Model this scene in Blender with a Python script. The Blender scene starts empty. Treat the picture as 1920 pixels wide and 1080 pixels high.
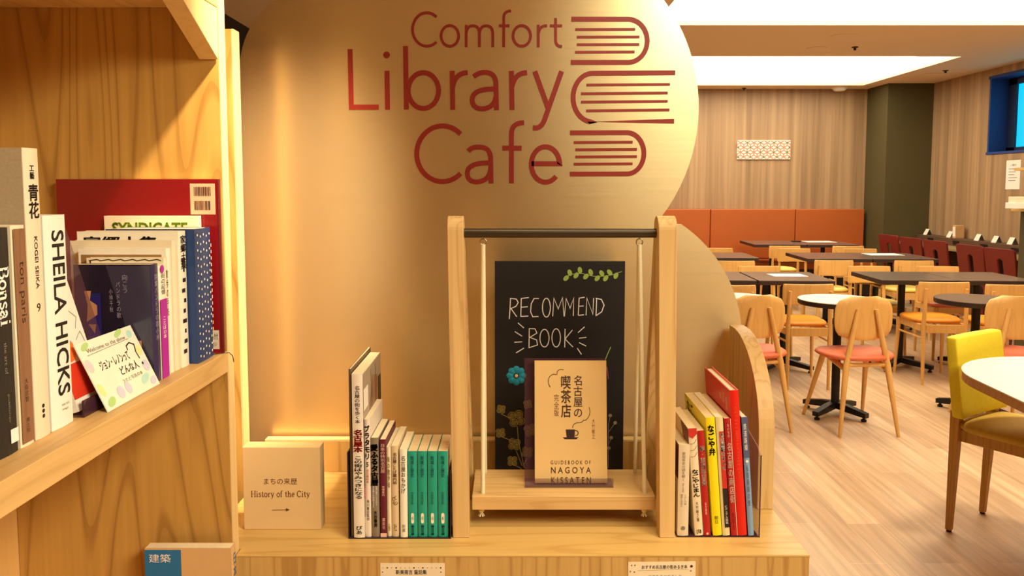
import bpy, bmesh, math, random
from mathutils import Vector, Matrix
random.seed(7)
SC = bpy.context.scene
COL = SC.collection
PI = math.pi

# ------------------------------------------------------------------ camera
F, PYC, HOR, CH = 1480.0, 467.0, 352.0, 1.40        # focal length (px), principal row, horizon row, camera height
PITCH = math.atan((PYC - HOR) / F)
cd = bpy.data.cameras.new('camera')
cd.sensor_width = 36.0
cd.lens = F / 1920 * 36.0
cd.shift_y = -(540 - PYC) / 1920
cd.clip_start = 0.02
cam = bpy.data.objects.new('camera', cd)
COL.objects.link(cam)
cam.location = (0, 0, CH)
cam.rotation_euler = (PI / 2 - PITCH, 0, 0)
SC.camera = cam

# ------------------------------------------------------------------ world, exposure, large lights
SC.view_settings.view_transform = 'Standard'
SC.view_settings.look = 'None'
SC.view_settings.exposure = 0.12
SC.view_settings.gamma = 1.0
SC.view_settings.use_curve_mapping = False
W = bpy.data.worlds.new('world')
SC.world = W
W.use_nodes = True
W.node_tree.nodes['Background'].inputs[0].default_value = (1.0, 0.86, 0.66, 1)
W.node_tree.nodes['Background'].inputs[1].default_value = 0.24
SLAB_E = 5.2          # ceiling light troughs
SLAB_C = (1.0, 0.90, 0.70)


def light(name, kind, loc, energy, color, size=0.3, spot=None, rot=(0, 0, 0), sy=None):
    l = bpy.data.lights.new(name, kind)
    l.energy = energy
    l.color = color
    if kind == 'AREA':
        l.size = size
        if sy:
            l.shape = 'RECTANGLE'
            l.size_y = sy
    else:
        l.shadow_soft_size = size
    if spot:
        l.spot_size = spot
        l.spot_blend = 0.8
    o = bpy.data.objects.new(name, l)
    COL.objects.link(o)
    o.location = loc
    o.rotation_euler = rot
    return o


WARM = (1.0, 0.87, 0.60)
def aim(o, to):
    o.rotation_euler = (Vector(to) - o.location).to_track_quat('-Z', 'Y').to_euler()
    return o


light('added_soft_fill', 'AREA', (2.3, -0.5, 2.66), 140, (1.0, 0.90, 0.68), 2.2, sy=1.8)  # broad soft fill added behind the viewer; no such lamp is known
light('added_counter_fill', 'SPOT', (0.02, 1.2, 2.64), 24, WARM, 0.12, 0.9)  # added fill above the counter, a guessed source out of view
light('added_counter_fill', 'SPOT', (0.45, 1.2, 2.64), 26, WARM, 0.12, 0.9)  # second added counter fill, further right, also guessed
aim(light('added_front_fill', 'SPOT', (0.45, 0.10, 2.62), 75, WARM, 0.30, 0.56), (0.06, 1.5, 0.74))  # unseen frontal fill, added to lift the swing and the books
aim(light('added_sign_beam', 'SPOT', (0.10, 1.10, 2.62), 520, (1.0, 0.79, 0.53), 0.05, 0.52), (-0.76, 1.9, 1.00))  # added beam that brightens the left side of the sign
aim(light('added_shelf_beam', 'SPOT', (1.25, -0.3, 2.5), 170, (1.0, 0.90, 0.68), 0.35, 0.52), (-0.66, 1.10, 1.22))  # soft beam added to brighten the left shelf; source unseen
aim(light('added_sign_beam', 'SPOT', (0.80, 0.5, 2.62), 70, (1.0, 0.96, 0.72), 0.05, 0.50), (0.42, 1.9, 1.72))  # added beam for the pale glow at the sign's upper right
light('added_table_fill', 'SPOT', (2.2, 3.1, 2.64), 150, (1.0, 0.90, 0.70), 0.15, 1.9)  # fill added over the big table, lime chair and floor near them


# ------------------------------------------------------------------ pixel helpers: a photo pixel on a plane -> a point in the room
def ray(px, py):
    a = (px - 960) / F
    b = (PYC - py) / F
    c, s = math.cos(PITCH), math.sin(PITCH)
    return Vector((a, c + b * s, -s + b * c))


def onZ(px, py, z):
    r = ray(px, py)
    return Vector((0, 0, CH)) + r * ((z - CH) / r.z)


def onY(px, py, y):
    r = ray(px, py)
    return Vector((0, 0, CH)) + r * (y / r.y)


def onX(px, py, x):
    r = ray(px, py)
    return Vector((0, 0, CH)) + r * (x / r.x)


# ------------------------------------------------------------------ materials
def lin(c):
    r = []
    for v in c:
        v = v / 255.0
        r.append(v / 12.92 if v <= 0.04045 else ((v + 0.055) / 1.055) ** 2.4)
    return tuple(r) + (1.0,)


_M = {}


def plain(name, c, rough=0.5, metal=0.0, spec=0.5, noise=0.06, nscale=30.0):
    if name in _M:
        return _M[name]
    m = bpy.data.materials.new(name)
    m.use_nodes = True
    nt = m.node_tree
    b = nt.nodes['Principled BSDF']
    b.inputs['Roughness'].default_value = rough
    b.inputs['Metallic'].default_value = metal
    b.inputs['Specular IOR Level'].default_value = spec
    col = lin(c)
    tc = nt.nodes.new('ShaderNodeTexCoord')
    n = nt.nodes.new('ShaderNodeTexNoise')
    n.inputs['Scale'].default_value = nscale
    n.inputs['Detail'].default_value = 3
    mx = nt.nodes.new('ShaderNodeMix')
    mx.data_type = 'RGBA'
    mx.inputs[6].default_value = tuple(max(0, v * (1 - noise)) for v in col[:3]) + (1,)
    mx.inputs[7].default_value = tuple(min(1, v * (1 + noise)) for v in col[:3]) + (1,)
    nt.links.new(tc.outputs['Object'], n.inputs['Vector'])
    nt.links.new(n.outputs['Fac'], mx.inputs[0])
    nt.links.new(mx.outputs[2], b.inputs['Base Color'])
    _M[name] = m
    return m


def emit(name, c, strength, base=(0.8, 0.8, 0.8, 1)):
    if name in _M:
        return _M[name]
    m = bpy.data.materials.new(name)
    m.use_nodes = True
    b = m.node_tree.nodes['Principled BSDF']
    b.inputs['Base Color'].default_value = base
    b.inputs['Emission Color'].default_value = tuple(c) + (1,)
    b.inputs['Emission Strength'].default_value = strength
    _M[name] = m
    return m


def wood(name, light_c, dark_c, axis='Z', across=7.0, along=0.55, rings=9.0, fiber=90.0, rough=0.45, ring_amt=0.6, seed=0.0, fine=0.35):
    """sawn timber: contour lines of a stretched noise give the arched figure, fine streaks the fibre"""
    if name in _M:
        return _M[name]
    m = bpy.data.materials.new(name)
    m.use_nodes = True
    nt = m.node_tree
    N, L = nt.nodes, nt.links
    b = N['Principled BSDF']
    b.inputs['Roughness'].default_value = rough
    b.inputs['Specular IOR Level'].default_value = 0.35
    tc = N.new('ShaderNodeTexCoord')

    def mapping(al, ac):
        mp = N.new('ShaderNodeMapping')
        sc = {'X': (al, ac, ac), 'Y': (ac, al, ac), 'Z': (ac, ac, al)}[axis]
        mp.inputs['Scale'].default_value = sc
        mp.inputs['Location'].default_value = (seed, seed * 1.7, seed * 0.6)
        L.new(tc.outputs['Object'], mp.inputs['Vector'])
        return mp
    a = N.new('ShaderNodeTexNoise')
    a.inputs['Scale'].default_value = 1.0
    a.inputs['Detail'].default_value = 1.2
    a.inputs['Roughness'].default_value = 0.35
    L.new(mapping(along, across).outputs[0], a.inputs['Vector'])
    mul = N.new('ShaderNodeMath')
    mul.operation = 'MULTIPLY'
    mul.inputs[1].default_value = rings
    L.new(a.outputs['Fac'], mul.inputs[0])
    fr = N.new('ShaderNodeMath')
    fr.operation = 'FRACT'
    L.new(mul.outputs[0], fr.inputs[0])
    rp = N.new('ShaderNodeValToRGB')
    e = rp.color_ramp.elements
    e[0].position = 0.0
    e[0].color = (0.6, 0.6, 0.6, 1)
    e[1].position = 1.0
    e[1].color = (1, 1, 1, 1)
    x = e.new(0.30)
    x.color = (0.08, 0.08, 0.08, 1)
    x = e.new(0.80)
    x.color = (0.25, 0.25, 0.25, 1)
    x = e.new(0.92)
    x.color = (1, 1, 1, 1)
    L.new(fr.outputs[0], rp.inputs[0])
    f = N.new('ShaderNodeTexNoise')
    f.inputs['Scale'].default_value = 1.0
    f.inputs['Detail'].default_value = 4
    L.new(mapping(3.0, fiber).outputs[0], f.inputs['Vector'])
    m1 = N.new('ShaderNodeMath')
    m1.operation = 'MULTIPLY'
    m1.inputs[1].default_value = ring_amt
    L.new(rp.outputs['Color'], m1.inputs[0])
    m2 = N.new('ShaderNodeMath')
    m2.operation = 'MULTIPLY_ADD'
    m2.inputs[1].default_value = fine
    L.new(f.outputs['Fac'], m2.inputs[0])
    L.new(m1.outputs[0], m2.inputs[2])
    mx = N.new('ShaderNodeMix')
    mx.data_type = 'RGBA'
    mx.clamp_factor = True
    mx.inputs[6].default_value = lin(light_c)
    mx.inputs[7].default_value = lin(dark_c)
    L.new(m2.outputs[0], mx.inputs[0])
    L.new(mx.outputs[2], b.inputs['Base Color'])
    bm_ = N.new('ShaderNodeBump')
    bm_.inputs['Strength'].default_value = 0.06
    bm_.inputs['Distance'].default_value = 0.002
    L.new(f.outputs['Fac'], bm_.inputs['Height'])
    L.new(bm_.outputs[0], b.inputs['Normal'])
    _M[name] = m
    return m


def strips(name, cols, axis_along='Z', across=14.0, along=0.25, rough=0.5):
    """pale veneer with fine straight vertical streaks"""
    m = bpy.data.materials.new(name)
    m.use_nodes = True
    nt = m.node_tree
    N, L = nt.nodes, nt.links
    b = N['Principled BSDF']
    b.inputs['Roughness'].default_value = rough
    tc = N.new('ShaderNodeTexCoord')
    mp = N.new('ShaderNodeMapping')
    mp.inputs['Scale'].default_value = (across, across, along)
    L.new(tc.outputs['Object'], mp.inputs['Vector'])
    n = N.new('ShaderNodeTexNoise')
    n.inputs['Scale'].default_value = 1.0
    n.inputs['Detail'].default_value = 4
    n.inputs['Roughness'].default_value = 0.6
    L.new(mp.outputs[0], n.inputs['Vector'])
    rp = N.new('ShaderNodeValToRGB')
    e = rp.color_ramp.elements
    e[0].position = 0.32
    e[0].color = lin(cols[0])
    e[1].position = 0.68
    e[1].color = lin(cols[2])
    k = e.new(0.5)
    k.color = lin(cols[1])
    L.new(n.outputs['Fac'], rp.inputs[0])
    L.new(rp.outputs[0], b.inputs['Base Color'])
    _M[name] = m
    return m


def floor_mat():
    m = bpy.data.materials.new('floor_planks')
    m.use_nodes = True
    nt = m.node_tree
    N, L = nt.nodes, nt.links
    b = N['Principled BSDF']
    b.inputs['Specular IOR Level'].default_value = 0.5
    tc = N.new('ShaderNodeTexCoord')
    mp = N.new('ShaderNodeMapping')
    mp.inputs['Rotation'].default_value = (0, 0, PI / 2)
    L.new(tc.outputs['Object'], mp.inputs['Vector'])
    br = N.new('ShaderNodeTexBrick')
    br.offset = 0.37
    br.inputs['Scale'].default_value = 1.0
    br.inputs['Brick Width'].default_value = 0.95
    br.inputs['Row Height'].default_value = 0.14
    br.inputs['Mortar Size'].default_value = 0.0022
    br.inputs['Mortar Smooth'].default_value = 0.2
    br.inputs['Color1'].default_value = lin((222, 190, 148))
    br.inputs['Color2'].default_value = lin((198, 162, 122))
    br.inputs['Mortar'].default_value = lin((220, 190, 150))
    L.new(mp.outputs[0], br.inputs['Vector'])
    mp2 = N.new('ShaderNodeMapping')
    mp2.inputs['Scale'].default_value = (34, 1.6, 1)
    L.new(tc.outputs['Object'], mp2.inputs['Vector'])
    n = N.new('ShaderNodeTexNoise')
    n.inputs['Scale'].default_value = 1
    n.inputs['Detail'].default_value = 5
    L.new(mp2.outputs[0], n.inputs['Vector'])
    rp = N.new('ShaderNodeValToRGB')
    rp.color_ramp.elements[0].position = 0.3
    rp.color_ramp.elements[0].color = (0.62, 0.58, 0.54, 1)
    rp.color_ramp.elements[1].position = 0.7
    rp.color_ramp.elements[1].color = (1.12, 1.1, 1.08, 1)
    L.new(n.outputs['Fac'], rp.inputs[0])
    mx = N.new('ShaderNodeMix')
    mx.data_type = 'RGBA'
    mx.blend_type = 'MULTIPLY'
    mx.inputs[0].default_value = 0.75
    L.new(br.outputs['Color'], mx.inputs[6])
    L.new(rp.outputs[0], mx.inputs[7])
    L.new(mx.outputs[2], b.inputs['Base Color'])
    mr = N.new('ShaderNodeMapRange')
    mr.inputs[3].default_value = 0.30
    mr.inputs[4].default_value = 0.48
    L.new(n.outputs['Fac'], mr.inputs[0])
    L.new(mr.outputs[0], b.inputs['Roughness'])
    return m


def brushed():
    m = bpy.data.materials.new('brushed_brass_sheet')
    m.use_nodes = True
    nt = m.node_tree
    N, L = nt.nodes, nt.links
    b = N['Principled BSDF']
    b.inputs['Metallic'].default_value = 0.87
    b.inputs['Base Color'].default_value = lin((244, 224, 172))
    tc = N.new('ShaderNodeTexCoord')
    mp = N.new('ShaderNodeMapping')
    mp.inputs['Scale'].default_value = (3, 3, 260)
    L.new(tc.outputs['Object'], mp.inputs['Vector'])
    n = N.new('ShaderNodeTexNoise')
    n.inputs['Scale'].default_value = 1.0
    n.inputs['Detail'].default_value = 2
    L.new(mp.outputs[0], n.inputs['Vector'])
    mr = N.new('ShaderNodeMapRange')
    mr.inputs[3].default_value = 0.32
    mr.inputs[4].default_value = 0.37
    L.new(n.outputs['Fac'], mr.inputs[0])
    L.new(mr.outputs[0], b.inputs['Roughness'])
    b.inputs['Anisotropic'].default_value = 0.6            # hairline finish: reflections smear up and down
    b.inputs['Anisotropic Rotation'].default_value = 0.25
    tg = N.new('ShaderNodeTangent')
    tg.direction_type = 'RADIAL'
    tg.axis = 'Z'
    L.new(tg.outputs[0], b.inputs['Tangent'])
    return m


def acrylic(name, tint, alpha=0.25, rough=0.06):
    m = bpy.data.materials.new(name)
    m.use_nodes = True
    nt = m.node_tree
    N, L = nt.nodes, nt.links
    b = N['Principled BSDF']
    b.inputs['Base Color'].default_value = lin(tint)
    b.inputs['Roughness'].default_value = rough
    b.inputs['Alpha'].default_value = alpha
    b.inputs['Specular IOR Level'].default_value = 0.5
    _M[name] = m
    return m


# ------------------------------------------------------------------ mesh building
class Frame:
    """a plane in space: origin, right, up and outward normal"""
    def __init__(s, o, u, v, n=None):
        s.o, s.u, s.v = Vector(o), Vector(u), Vector(v)
        s.n = Vector(n) if n else s.u.cross(s.v).normalized()

    def at(s, a, b, h=0.0):
        return s.o + s.u * a + s.v * b + s.n * h


_GL = {}


def glyphs(text, bold=0.0):
    key = (text, bold)
    if key in _GL:
        return _GL[key]
    c = bpy.data.curves.new('lettering', 'FONT')
    c.body = text
    c.resolution_u = 3
    o = bpy.data.objects.new('lettering', c)
    COL.objects.link(o)
    dg = bpy.context.evaluated_depsgraph_get()
    ev = o.evaluated_get(dg)
    me = ev.to_mesh()
    vs = [(v.co.x, v.co.y) for v in me.vertices]
    fs = [tuple(p.vertices) for p in me.polygons]
    ev.to_mesh_clear()
    if bold:                                              # heavier face: a ribbon along every outline edge
        c.fill_mode = 'NONE'
        dg = bpy.context.evaluated_depsgraph_get()
        ev = o.evaluated_get(dg)
        me = ev.to_mesh()
        for e in me.edges:
            p, q = me.vertices[e.vertices[0]].co, me.vertices[e.vertices[1]].co
            d = Vector((q.x - p.x, q.y - p.y))
            if d.length < 1e-6:
                continue
            d.normalize()
            k = len(vs)
            for cx, cy, sg, t in ((p.x, p.y, 1, -1), (p.x, p.y, -1, -1), (q.x, q.y, -1, 1), (q.x, q.y, 1, 1)):
                vs.append((cx - d.y * bold * sg + d.x * bold * t * 0.6, cy + d.x * bold * sg + d.y * bold * t * 0.6))
            fs.append((k, k + 1, k + 2, k + 3))
        ev.to_mesh_clear()
    bpy.data.objects.remove(o)
    bpy.data.curves.remove(c)
    _GL[key] = (vs, fs)
    return _GL[key]


class MB:
    def __init__(s):
        s.v, s.f, s.m, s.s = [], [], [], []

    def add(s, vs, fs, mat=0, smooth=False):
        o = len(s.v)
        s.v += [tuple(v) for v in vs]
        for f in fs:
            s.f.append(tuple(i + o for i in f))
            s.m.append(mat)
            s.s.append(smooth)
        return s

    def box(s, x0, x1, y0, y1, z0, z1, mat=0):
        vs = [(x, y, z) for z in (z0, z1) for y in (y0, y1) for x in (x0, x1)]
        fs = [(0, 2, 3, 1), (4, 5, 7, 6), (0, 1, 5, 4), (1, 3, 7, 5), (3, 2, 6, 7), (2, 0, 4, 6)]
        return s.add(vs, fs, mat)

    def prism(s, poly, off, mat=0, smooth=False):
        """poly: 3D points of one face, off: extrusion vector"""
        n = len(poly)
        off = Vector(off)
        vs = [Vector(p) for p in poly] + [Vector(p) + off for p in poly]
        fs = [tuple(range(n - 1, -1, -1)), tuple(range(n, 2 * n))]
        s.add(vs, fs, mat)
        o = len(s.v) - 2 * n
        for i in range(n):
            j = (i + 1) % n
            s.f.append((o + i, o + j, o + n + j, o + n + i))
            s.m.append(mat)
            s.s.append(smooth)
        return s

    def tube(s, pts, r, n=12, mat=0, caps=True):
        pts = [Vector(p) for p in pts]
        rs = r if isinstance(r, (list, tuple)) else [r] * len(pts)
        rings = []
        ref = None
        for i, p in enumerate(pts):
            t = (pts[min(i + 1, len(pts) - 1)] - pts[max(i - 1, 0)]).normalized()
            if ref is None:
                ref = Vector((0, 0, 1)) if abs(t.z) < 0.9 else Vector((1, 0, 0))
            a = (ref - t * ref.dot(t)).normalized()
            ref = a
            b = t.cross(a)
            rings.append([p + (a * math.cos(2 * PI * k / n) + b * math.sin(2 * PI * k / n)) * rs[i] for k in range(n)])
        vs = [q for rg in rings for q in rg]
        fs = [(i * n + k, i * n + (k + 1) % n, (i + 1) * n + (k + 1) % n, (i + 1) * n + k) for i in range(len(pts) - 1) for k in range(n)]
        s.add(vs, fs, mat, True)
        if caps:
            s.add(rings[0], [tuple(range(n - 1, -1, -1))], mat)
            s.add(rings[-1], [tuple(range(n))], mat)
        return s

    def lathe(s, prof, c=(0, 0, 0), n=40, mat=0, smooth=False):
        cx, cy, cz = c
        vs = [(cx + r * math.cos(2 * PI * k / n), cy + r * math.sin(2 * PI * k / n), cz + z) for r, z in prof for k in range(n)]
        fs = [(i * n + k, i * n + (k + 1) % n, (i + 1) * n + (k + 1) % n, (i + 1) * n + k) for i in range(len(prof) - 1) for k in range(n)]
        s.add(vs, fs, mat, smooth)
        s.add(vs[:n], [tuple(range(n - 1, -1, -1))], mat)
        s.add(vs[-n:], [tuple(range(n))], mat)
        return s

    def rect(s, fr, a0, b0, a1, b1, mat=0, h=0.0):
        return s.add([fr.at(a0, b0, h), fr.at(a1, b0, h), fr.at(a1, b1, h), fr.at(a0, b1, h)], [(0, 1, 2, 3)], mat)

    def poly(s, fr, pts, mat=0, h=0.0):
        return s.add([fr.at(a, b, h) for a, b in pts], [tuple(range(len(pts)))], mat)

    def disc(s, fr, a, b, ra, rb=None, mat=0, h=0.0, n=20, rot=0.0):
        rb = rb or ra
        cr, sr = math.cos(rot), math.sin(rot)
        pts = []
        for k in range(n):
            x, y = ra * math.cos(2 * PI * k / n), rb * math.sin(2 * PI * k / n)
            pts.append((a + x * cr - y * sr, b + x * sr + y * cr))
        return s.poly(fr, pts, mat, h)

    def stroke(s, fr, pts, w, mat=0, h=0.0, closed=False, w1=None):
        """flat ribbon of constant width along a 2D polyline with mitred joints"""
        n = len(pts)
        P = [Vector((p[0], p[1])) for p in pts]
        Lp, Rp = [], []
        for i in range(n):
            a = P[i - 1] if (i > 0 or closed) else None
            c = P[(i + 1) % n] if (i < n - 1 or closed) else None
            d0 = (P[i] - a).normalized() if a is not None else None
            d1 = (c - P[i]).normalized() if c is not None else None
            if d0 is None:
                d0 = d1
            if d1 is None:
                d1 = d0
            t = d0 + d1
            t = t.normalized() if t.length > 1e-6 else d0
            nn = Vector((-t.y, t.x))
            k = max(0.45, abs(nn.dot(Vector((-d1.y, d1.x)))))
            ww = w if w1 is None else w + (w1 - w) * i / max(1, n - 1)
            Lp.append(P[i] + nn * ww / 2 / k)
            Rp.append(P[i] - nn * ww / 2 / k)
        vs = [fr.at(p.x, p.y, h) for p in Lp] + [fr.at(p.x, p.y, h) for p in Rp]
        fs = [(i, n + i, n + (i + 1) % n, (i + 1) % n) for i in range(n if closed else n - 1)]
        return s.add(vs, fs, mat)

    def text(s, fr, t, a0, b0, a1, b1, mat=0, h=0.0, way='h', bold=0.0):
        """printed lettering filling the box a0..a1, b0..b1: h across, r turned to read downwards, v stacked"""
        if way == 'v':
            n = len(t)
            ch = (b1 - b0) / n
            for i, c in enumerate(t):
                if c == ' ':
                    continue
                vs, fs = glyphs(c, bold)
                if not vs:
                    continue
                cx = (min(v[0] for v in vs) + max(v[0] for v in vs)) / 2
                oa, ob = (a0 + a1) / 2, b1 - (i + 0.5) * ch
                s.add([fr.at(oa + (x - cx) * (a1 - a0), ob + (y - 0.38) * ch, h) for x, y in vs], fs, mat)
            return s
        vs, fs = glyphs(t, bold)
        if not vs:
            return s
        x0, x1 = min(v[0] for v in vs), max(v[0] for v in vs)
        y0, y1 = min(v[1] for v in vs), max(v[1] for v in vs)
        if way == 'h':
            pts = [(a0 + (x - x0) / (x1 - x0) * (a1 - a0), b0 + (y - y0) / (y1 - y0) * (b1 - b0)) for x, y in vs]
        else:
            pts = [(a0 + (y - y0) / (y1 - y0) * (a1 - a0), b1 - (x - x0) / (x1 - x0) * (b1 - b0)) for x, y in vs]
        return s.add([fr.at(a, b, h) for a, b in pts], fs, mat)

    def build(s, name, mats, parent=None, bevel=0.0, seg=2, loc=None, shade=None):
        me = bpy.data.meshes.new(name)
        me.from_pydata(s.v, [], s.f)
        if not isinstance(mats, (list, tuple)):
            mats = [mats]
        for m in mats:
            me.materials.append(m)
        for p, mi, sm in zip(me.polygons, s.m, s.s):
            p.material_index = mi
            p.use_smooth = sm
        me.update()
        o = bpy.data.objects.new(name, me)
        COL.objects.link(o)
        if parent:
            o.parent = parent
        if loc:
            o.location = loc
        if bevel:
            b = o.modifiers.new('bevel', 'BEVEL')
            b.width = bevel
            b.segments = seg
            b.limit_method = 'ANGLE'
            b.angle_limit = math.radians(40)
        return o


def tag(o, label, cat, group=None):
    o['label'] = label
    o['category'] = cat
    if group:
        o['group'] = group
    return o


def thing(name, label, cat, loc=(0, 0, 0), rz=0.0, group=None):
    o = bpy.data.objects.new(name, None)
    o.empty_display_size = 0.05
    COL.objects.link(o)
    o.location = loc
    o.rotation_euler = (0, 0, rz)
    return tag(o, label, cat, group)


def structure(o):
    o['kind'] = 'structure'
    return o


def dup(root, loc, rz, label, group=None, swap=None):
    r = root.copy()
    COL.objects.link(r)
    r.location = loc
    r.rotation_euler = (0, 0, rz)
    r['label'] = label
    if group:
        r['group'] = group
    for ch in list(root.children):
        c = ch.copy()
        if swap and ch.name.split('.')[0] in swap:
            c.data = c.data.copy()
            c.data.materials[0] = swap[ch.name.split('.')[0]]
        COL.objects.link(c)
        c.parent = r
        for g in list(ch.children):
            d = g.copy()
            COL.objects.link(d)
            d.parent = c
    return r


def arc(cx, cy, rx, ry, a0, a1, n=24):
    return [(cx + rx * math.cos(math.radians(a0 + (a1 - a0) * i / n)), cy + ry * math.sin(math.radians(a0 + (a1 - a0) * i / n))) for i in range(n + 1)]


def bez(p0, p1, p2, n=10):
    return [((1 - t) ** 2 * p0[0] + 2 * t * (1 - t) * p1[0] + t * t * p2[0], (1 - t) ** 2 * p0[1] + 2 * t * (1 - t) * p1[1] + t * t * p2[1]) for t in [i / n for i in range(n + 1)]]


# ------------------------------------------------------------------ colours of the place
OAK_V = wood('oak_upright', (208, 162, 82), (138, 94, 36), 'Z', 7.5, 0.6, 14.0, 110, 0.5, 0.5, 3.1)
OAK_BACK = wood('oak_back_board', (236, 190, 116), (190, 140, 70), 'Z', 6.0, 0.5, 8.0, 90, 0.5, 0.5, 8.1)
OAK_Y = wood('oak_shelf_board', (226, 186, 120), (180, 134, 74), 'Y', 26.0, 1.6, 5.0, 150, 0.45, 0.3, 1.3)
OAK_EDGE = wood('oak_edge', (236, 204, 144), (208, 168, 104), 'Z', 30.0, 0.8, 4.0, 150, 0.5, 0.25, 5.0)
OAK_X = wood('oak_counter_top', (222, 186, 114), (180, 134, 64), 'X', 16.0, 1.3, 6.0, 120, 0.38, 0.4, 2.2)
OAK_CF = wood('oak_counter_front', (218, 180, 108), (166, 120, 56), 'Z', 22.0, 0.9, 6.0, 120, 0.45, 0.55, 6.4)
OAK_STAND = wood('oak_stand', (232, 198, 136), (190, 146, 84), 'Z', 26.0, 1.0, 6.0, 140, 0.45, 0.5, 4.2)
OAK_STAND_X = wood('oak_stand_board', (228, 190, 128), (188, 144, 84), 'X', 26.0, 1.4, 6.0, 140, 0.42, 0.45, 9.2)
BEECH = wood('beech_chair', (238, 188, 110), (208, 152, 78), 'Z', 20.0, 1.6, 4.0, 120, 0.42, 0.3, 2.0)
WALLWOOD = strips('pale_veneer', ((142, 112, 78), (164, 131, 94), (182, 148, 108)), across=14.0)
CEIL = plain('ceiling_paint', (236, 208, 172), 0.9, noise=0.02, nscale=2)
WHITE_P = plain('white_trough_paint', (245, 240, 230), 0.85, noise=0.01)
DARKWALL = plain('charcoal_wall', (30, 28, 27), 0.9, noise=0.05, nscale=3)
OLIVE = plain('olive_pillar_paint', (80, 70, 34), 0.8, noise=0.08, nscale=2)
REARWALL = plain('rear_wall_paint', (130, 100, 70), 0.8, noise=0.03, nscale=2)
BLACK = plain('black_metal', (24, 22, 22), 0.4, 0.3)
TABLE_T = plain('dark_table_laminate', (108, 92, 80), 0.22, noise=0.1, nscale=14)
TABLE_E = plain('dark_table_edge', (48, 32, 26), 0.5)
WHITE_T = plain('white_table_laminate', (240, 232, 214), 0.3, noise=0.02)
ORANGE_S = plain('orange_vinyl', (238, 150, 40), 0.5, noise=0.05)
YELLOW_S = plain('yellow_vinyl', (240, 214, 110), 0.5, noise=0.05)
CORAL_S = plain('coral_vinyl', (226, 116, 74), 0.5, noise=0.05)
BENCH = plain('burnt_orange_vinyl', (176, 88, 30), 0.5, noise=0.08, nscale=5)
LIME = plain('lime_fabric', (234, 216, 44), 0.8, noise=0.08, nscale=60)
RED_C = plain('dark_red_chair', (120, 34, 26), 0.45, noise=0.05)
PAPER = plain('white_paper', (246, 238, 222), 0.8, noise=0.02)
PAGES = plain('book_pages', (238, 222, 184), 0.9, noise=0.10, nscale=160)
PAGES_D = plain('book_pages_tan', (222, 196, 150), 0.9, noise=0.12, nscale=160)
INK = plain('black_ink', (28, 22, 20), 0.6)
BROWN_INK = plain('brown_ink', (110, 62, 26), 0.6)
GREY_INK = plain('grey_ink', (130, 120, 108), 0.6)
WHITE_INK = plain('white_ink', (246, 240, 228), 0.6)
PINK_INK = plain('pink_ink', (250, 200, 178), 0.6)
RED_INK = plain('red_ink', (204, 44, 28), 0.6)
SIGN_RED = plain('sign_red', (140, 32, 14), 0.5, noise=0.05, nscale=12)
CREAM = plain('cream_cover', (238, 224, 190), 0.6)
IVORY = plain('ivory_cover', (246, 240, 216), 0.5)
SMOKE = acrylic('smoked_acrylic', (96, 60, 70), 0.34)
SMOKE_D = acrylic('smoked_acrylic_edge', (70, 40, 52), 0.8)
CLEAR = acrylic('clear_acrylic', (190, 160, 160), 0.30)
ROPE = plain('cream_rope', (244, 234, 196), 0.85, noise=0.12, nscale=400)
BRASS = brushed()
STEEL = plain('steel_hook', (180, 170, 150), 0.3, 1.0)

# ------------------------------------------------------------------ room shell
XL, XR, YF, YB, ZC = -2.15, 5.27, -3.4, 10.56, 2.70
TR = [(7.97, 10.18), (4.24, 6.45)]     # light troughs: near, far edge
TX0, TX1 = 1.13, 4.47
structure(MB().box(XL - 0.1, XR + 0.1, YF - 0.1, YB + 0.1, -0.08, 0).build('floor', floor_mat()))
mb = MB()
mb.box(XL - 0.1, TX0, YF - 0.1, YB + 0.1, ZC, ZC + 0.03)
mb.box(TX1, XR + 0.1, YF - 0.1, YB + 0.1, ZC, ZC + 0.03)
ys = sorted([YF - 0.1, YB + 0.1] + [q for t in TR for q in t])
for i in range(0, len(ys), 2):
    mb.box(TX0, TX1, ys[i], ys[i + 1], ZC, ZC + 0.03)
structure(mb.build('ceiling', CEIL))
EM = emit('trough_light', SLAB_C, SLAB_E)
for i, (a, b) in enumerate(TR):
    mb = MB()
    z0, z1 = ZC + 0.0, ZC + 0.16
    t = 0.02
    mb.box(TX0 - t, TX0, a - t, b + t, z0 + 0.031, z1)
    mb.box(TX1, TX1 + t, a - t, b + t, z0 + 0.031, z1)
    mb.box(TX0, TX1, a - t, a, z0 + 0.031, z1)
    mb.box(TX0, TX1, b, b + t, z0 + 0.031, z1)
    mb.box(TX0 - t, TX1 + t, a - t, b + t, z1, z1 + 0.02)
    o = structure(mb.build('trim_%d' % (i + 1), WHITE_P))
    lamp = MB().box(TX0 + 0.03, TX1 - 0.03, a + 0.03, b - 0.03, z1 - 0.022, z1 - 0.003).build('light_panel', EM)
    tag(lamp, ['glowing ceiling light panel in the trough nearest the back wall', 'glowing ceiling light panel in the trough at the top edge of the photo',
               ][i], 'ceiling light', 'glowing ceiling troughs')
structure(MB().box(XL - 0.1, XR + 0.1, YB, YB + 0.1, 0, ZC).build('wall_back', WALLWOOD))
structure(MB().box(XL - 0.1, XL, YF, YB, 0, ZC).build('wall_left', DARKWALL))
structure(MB().box(XL, XR, YF - 0.1, YF, 0, ZC).build('wall_front', REARWALL))
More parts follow.
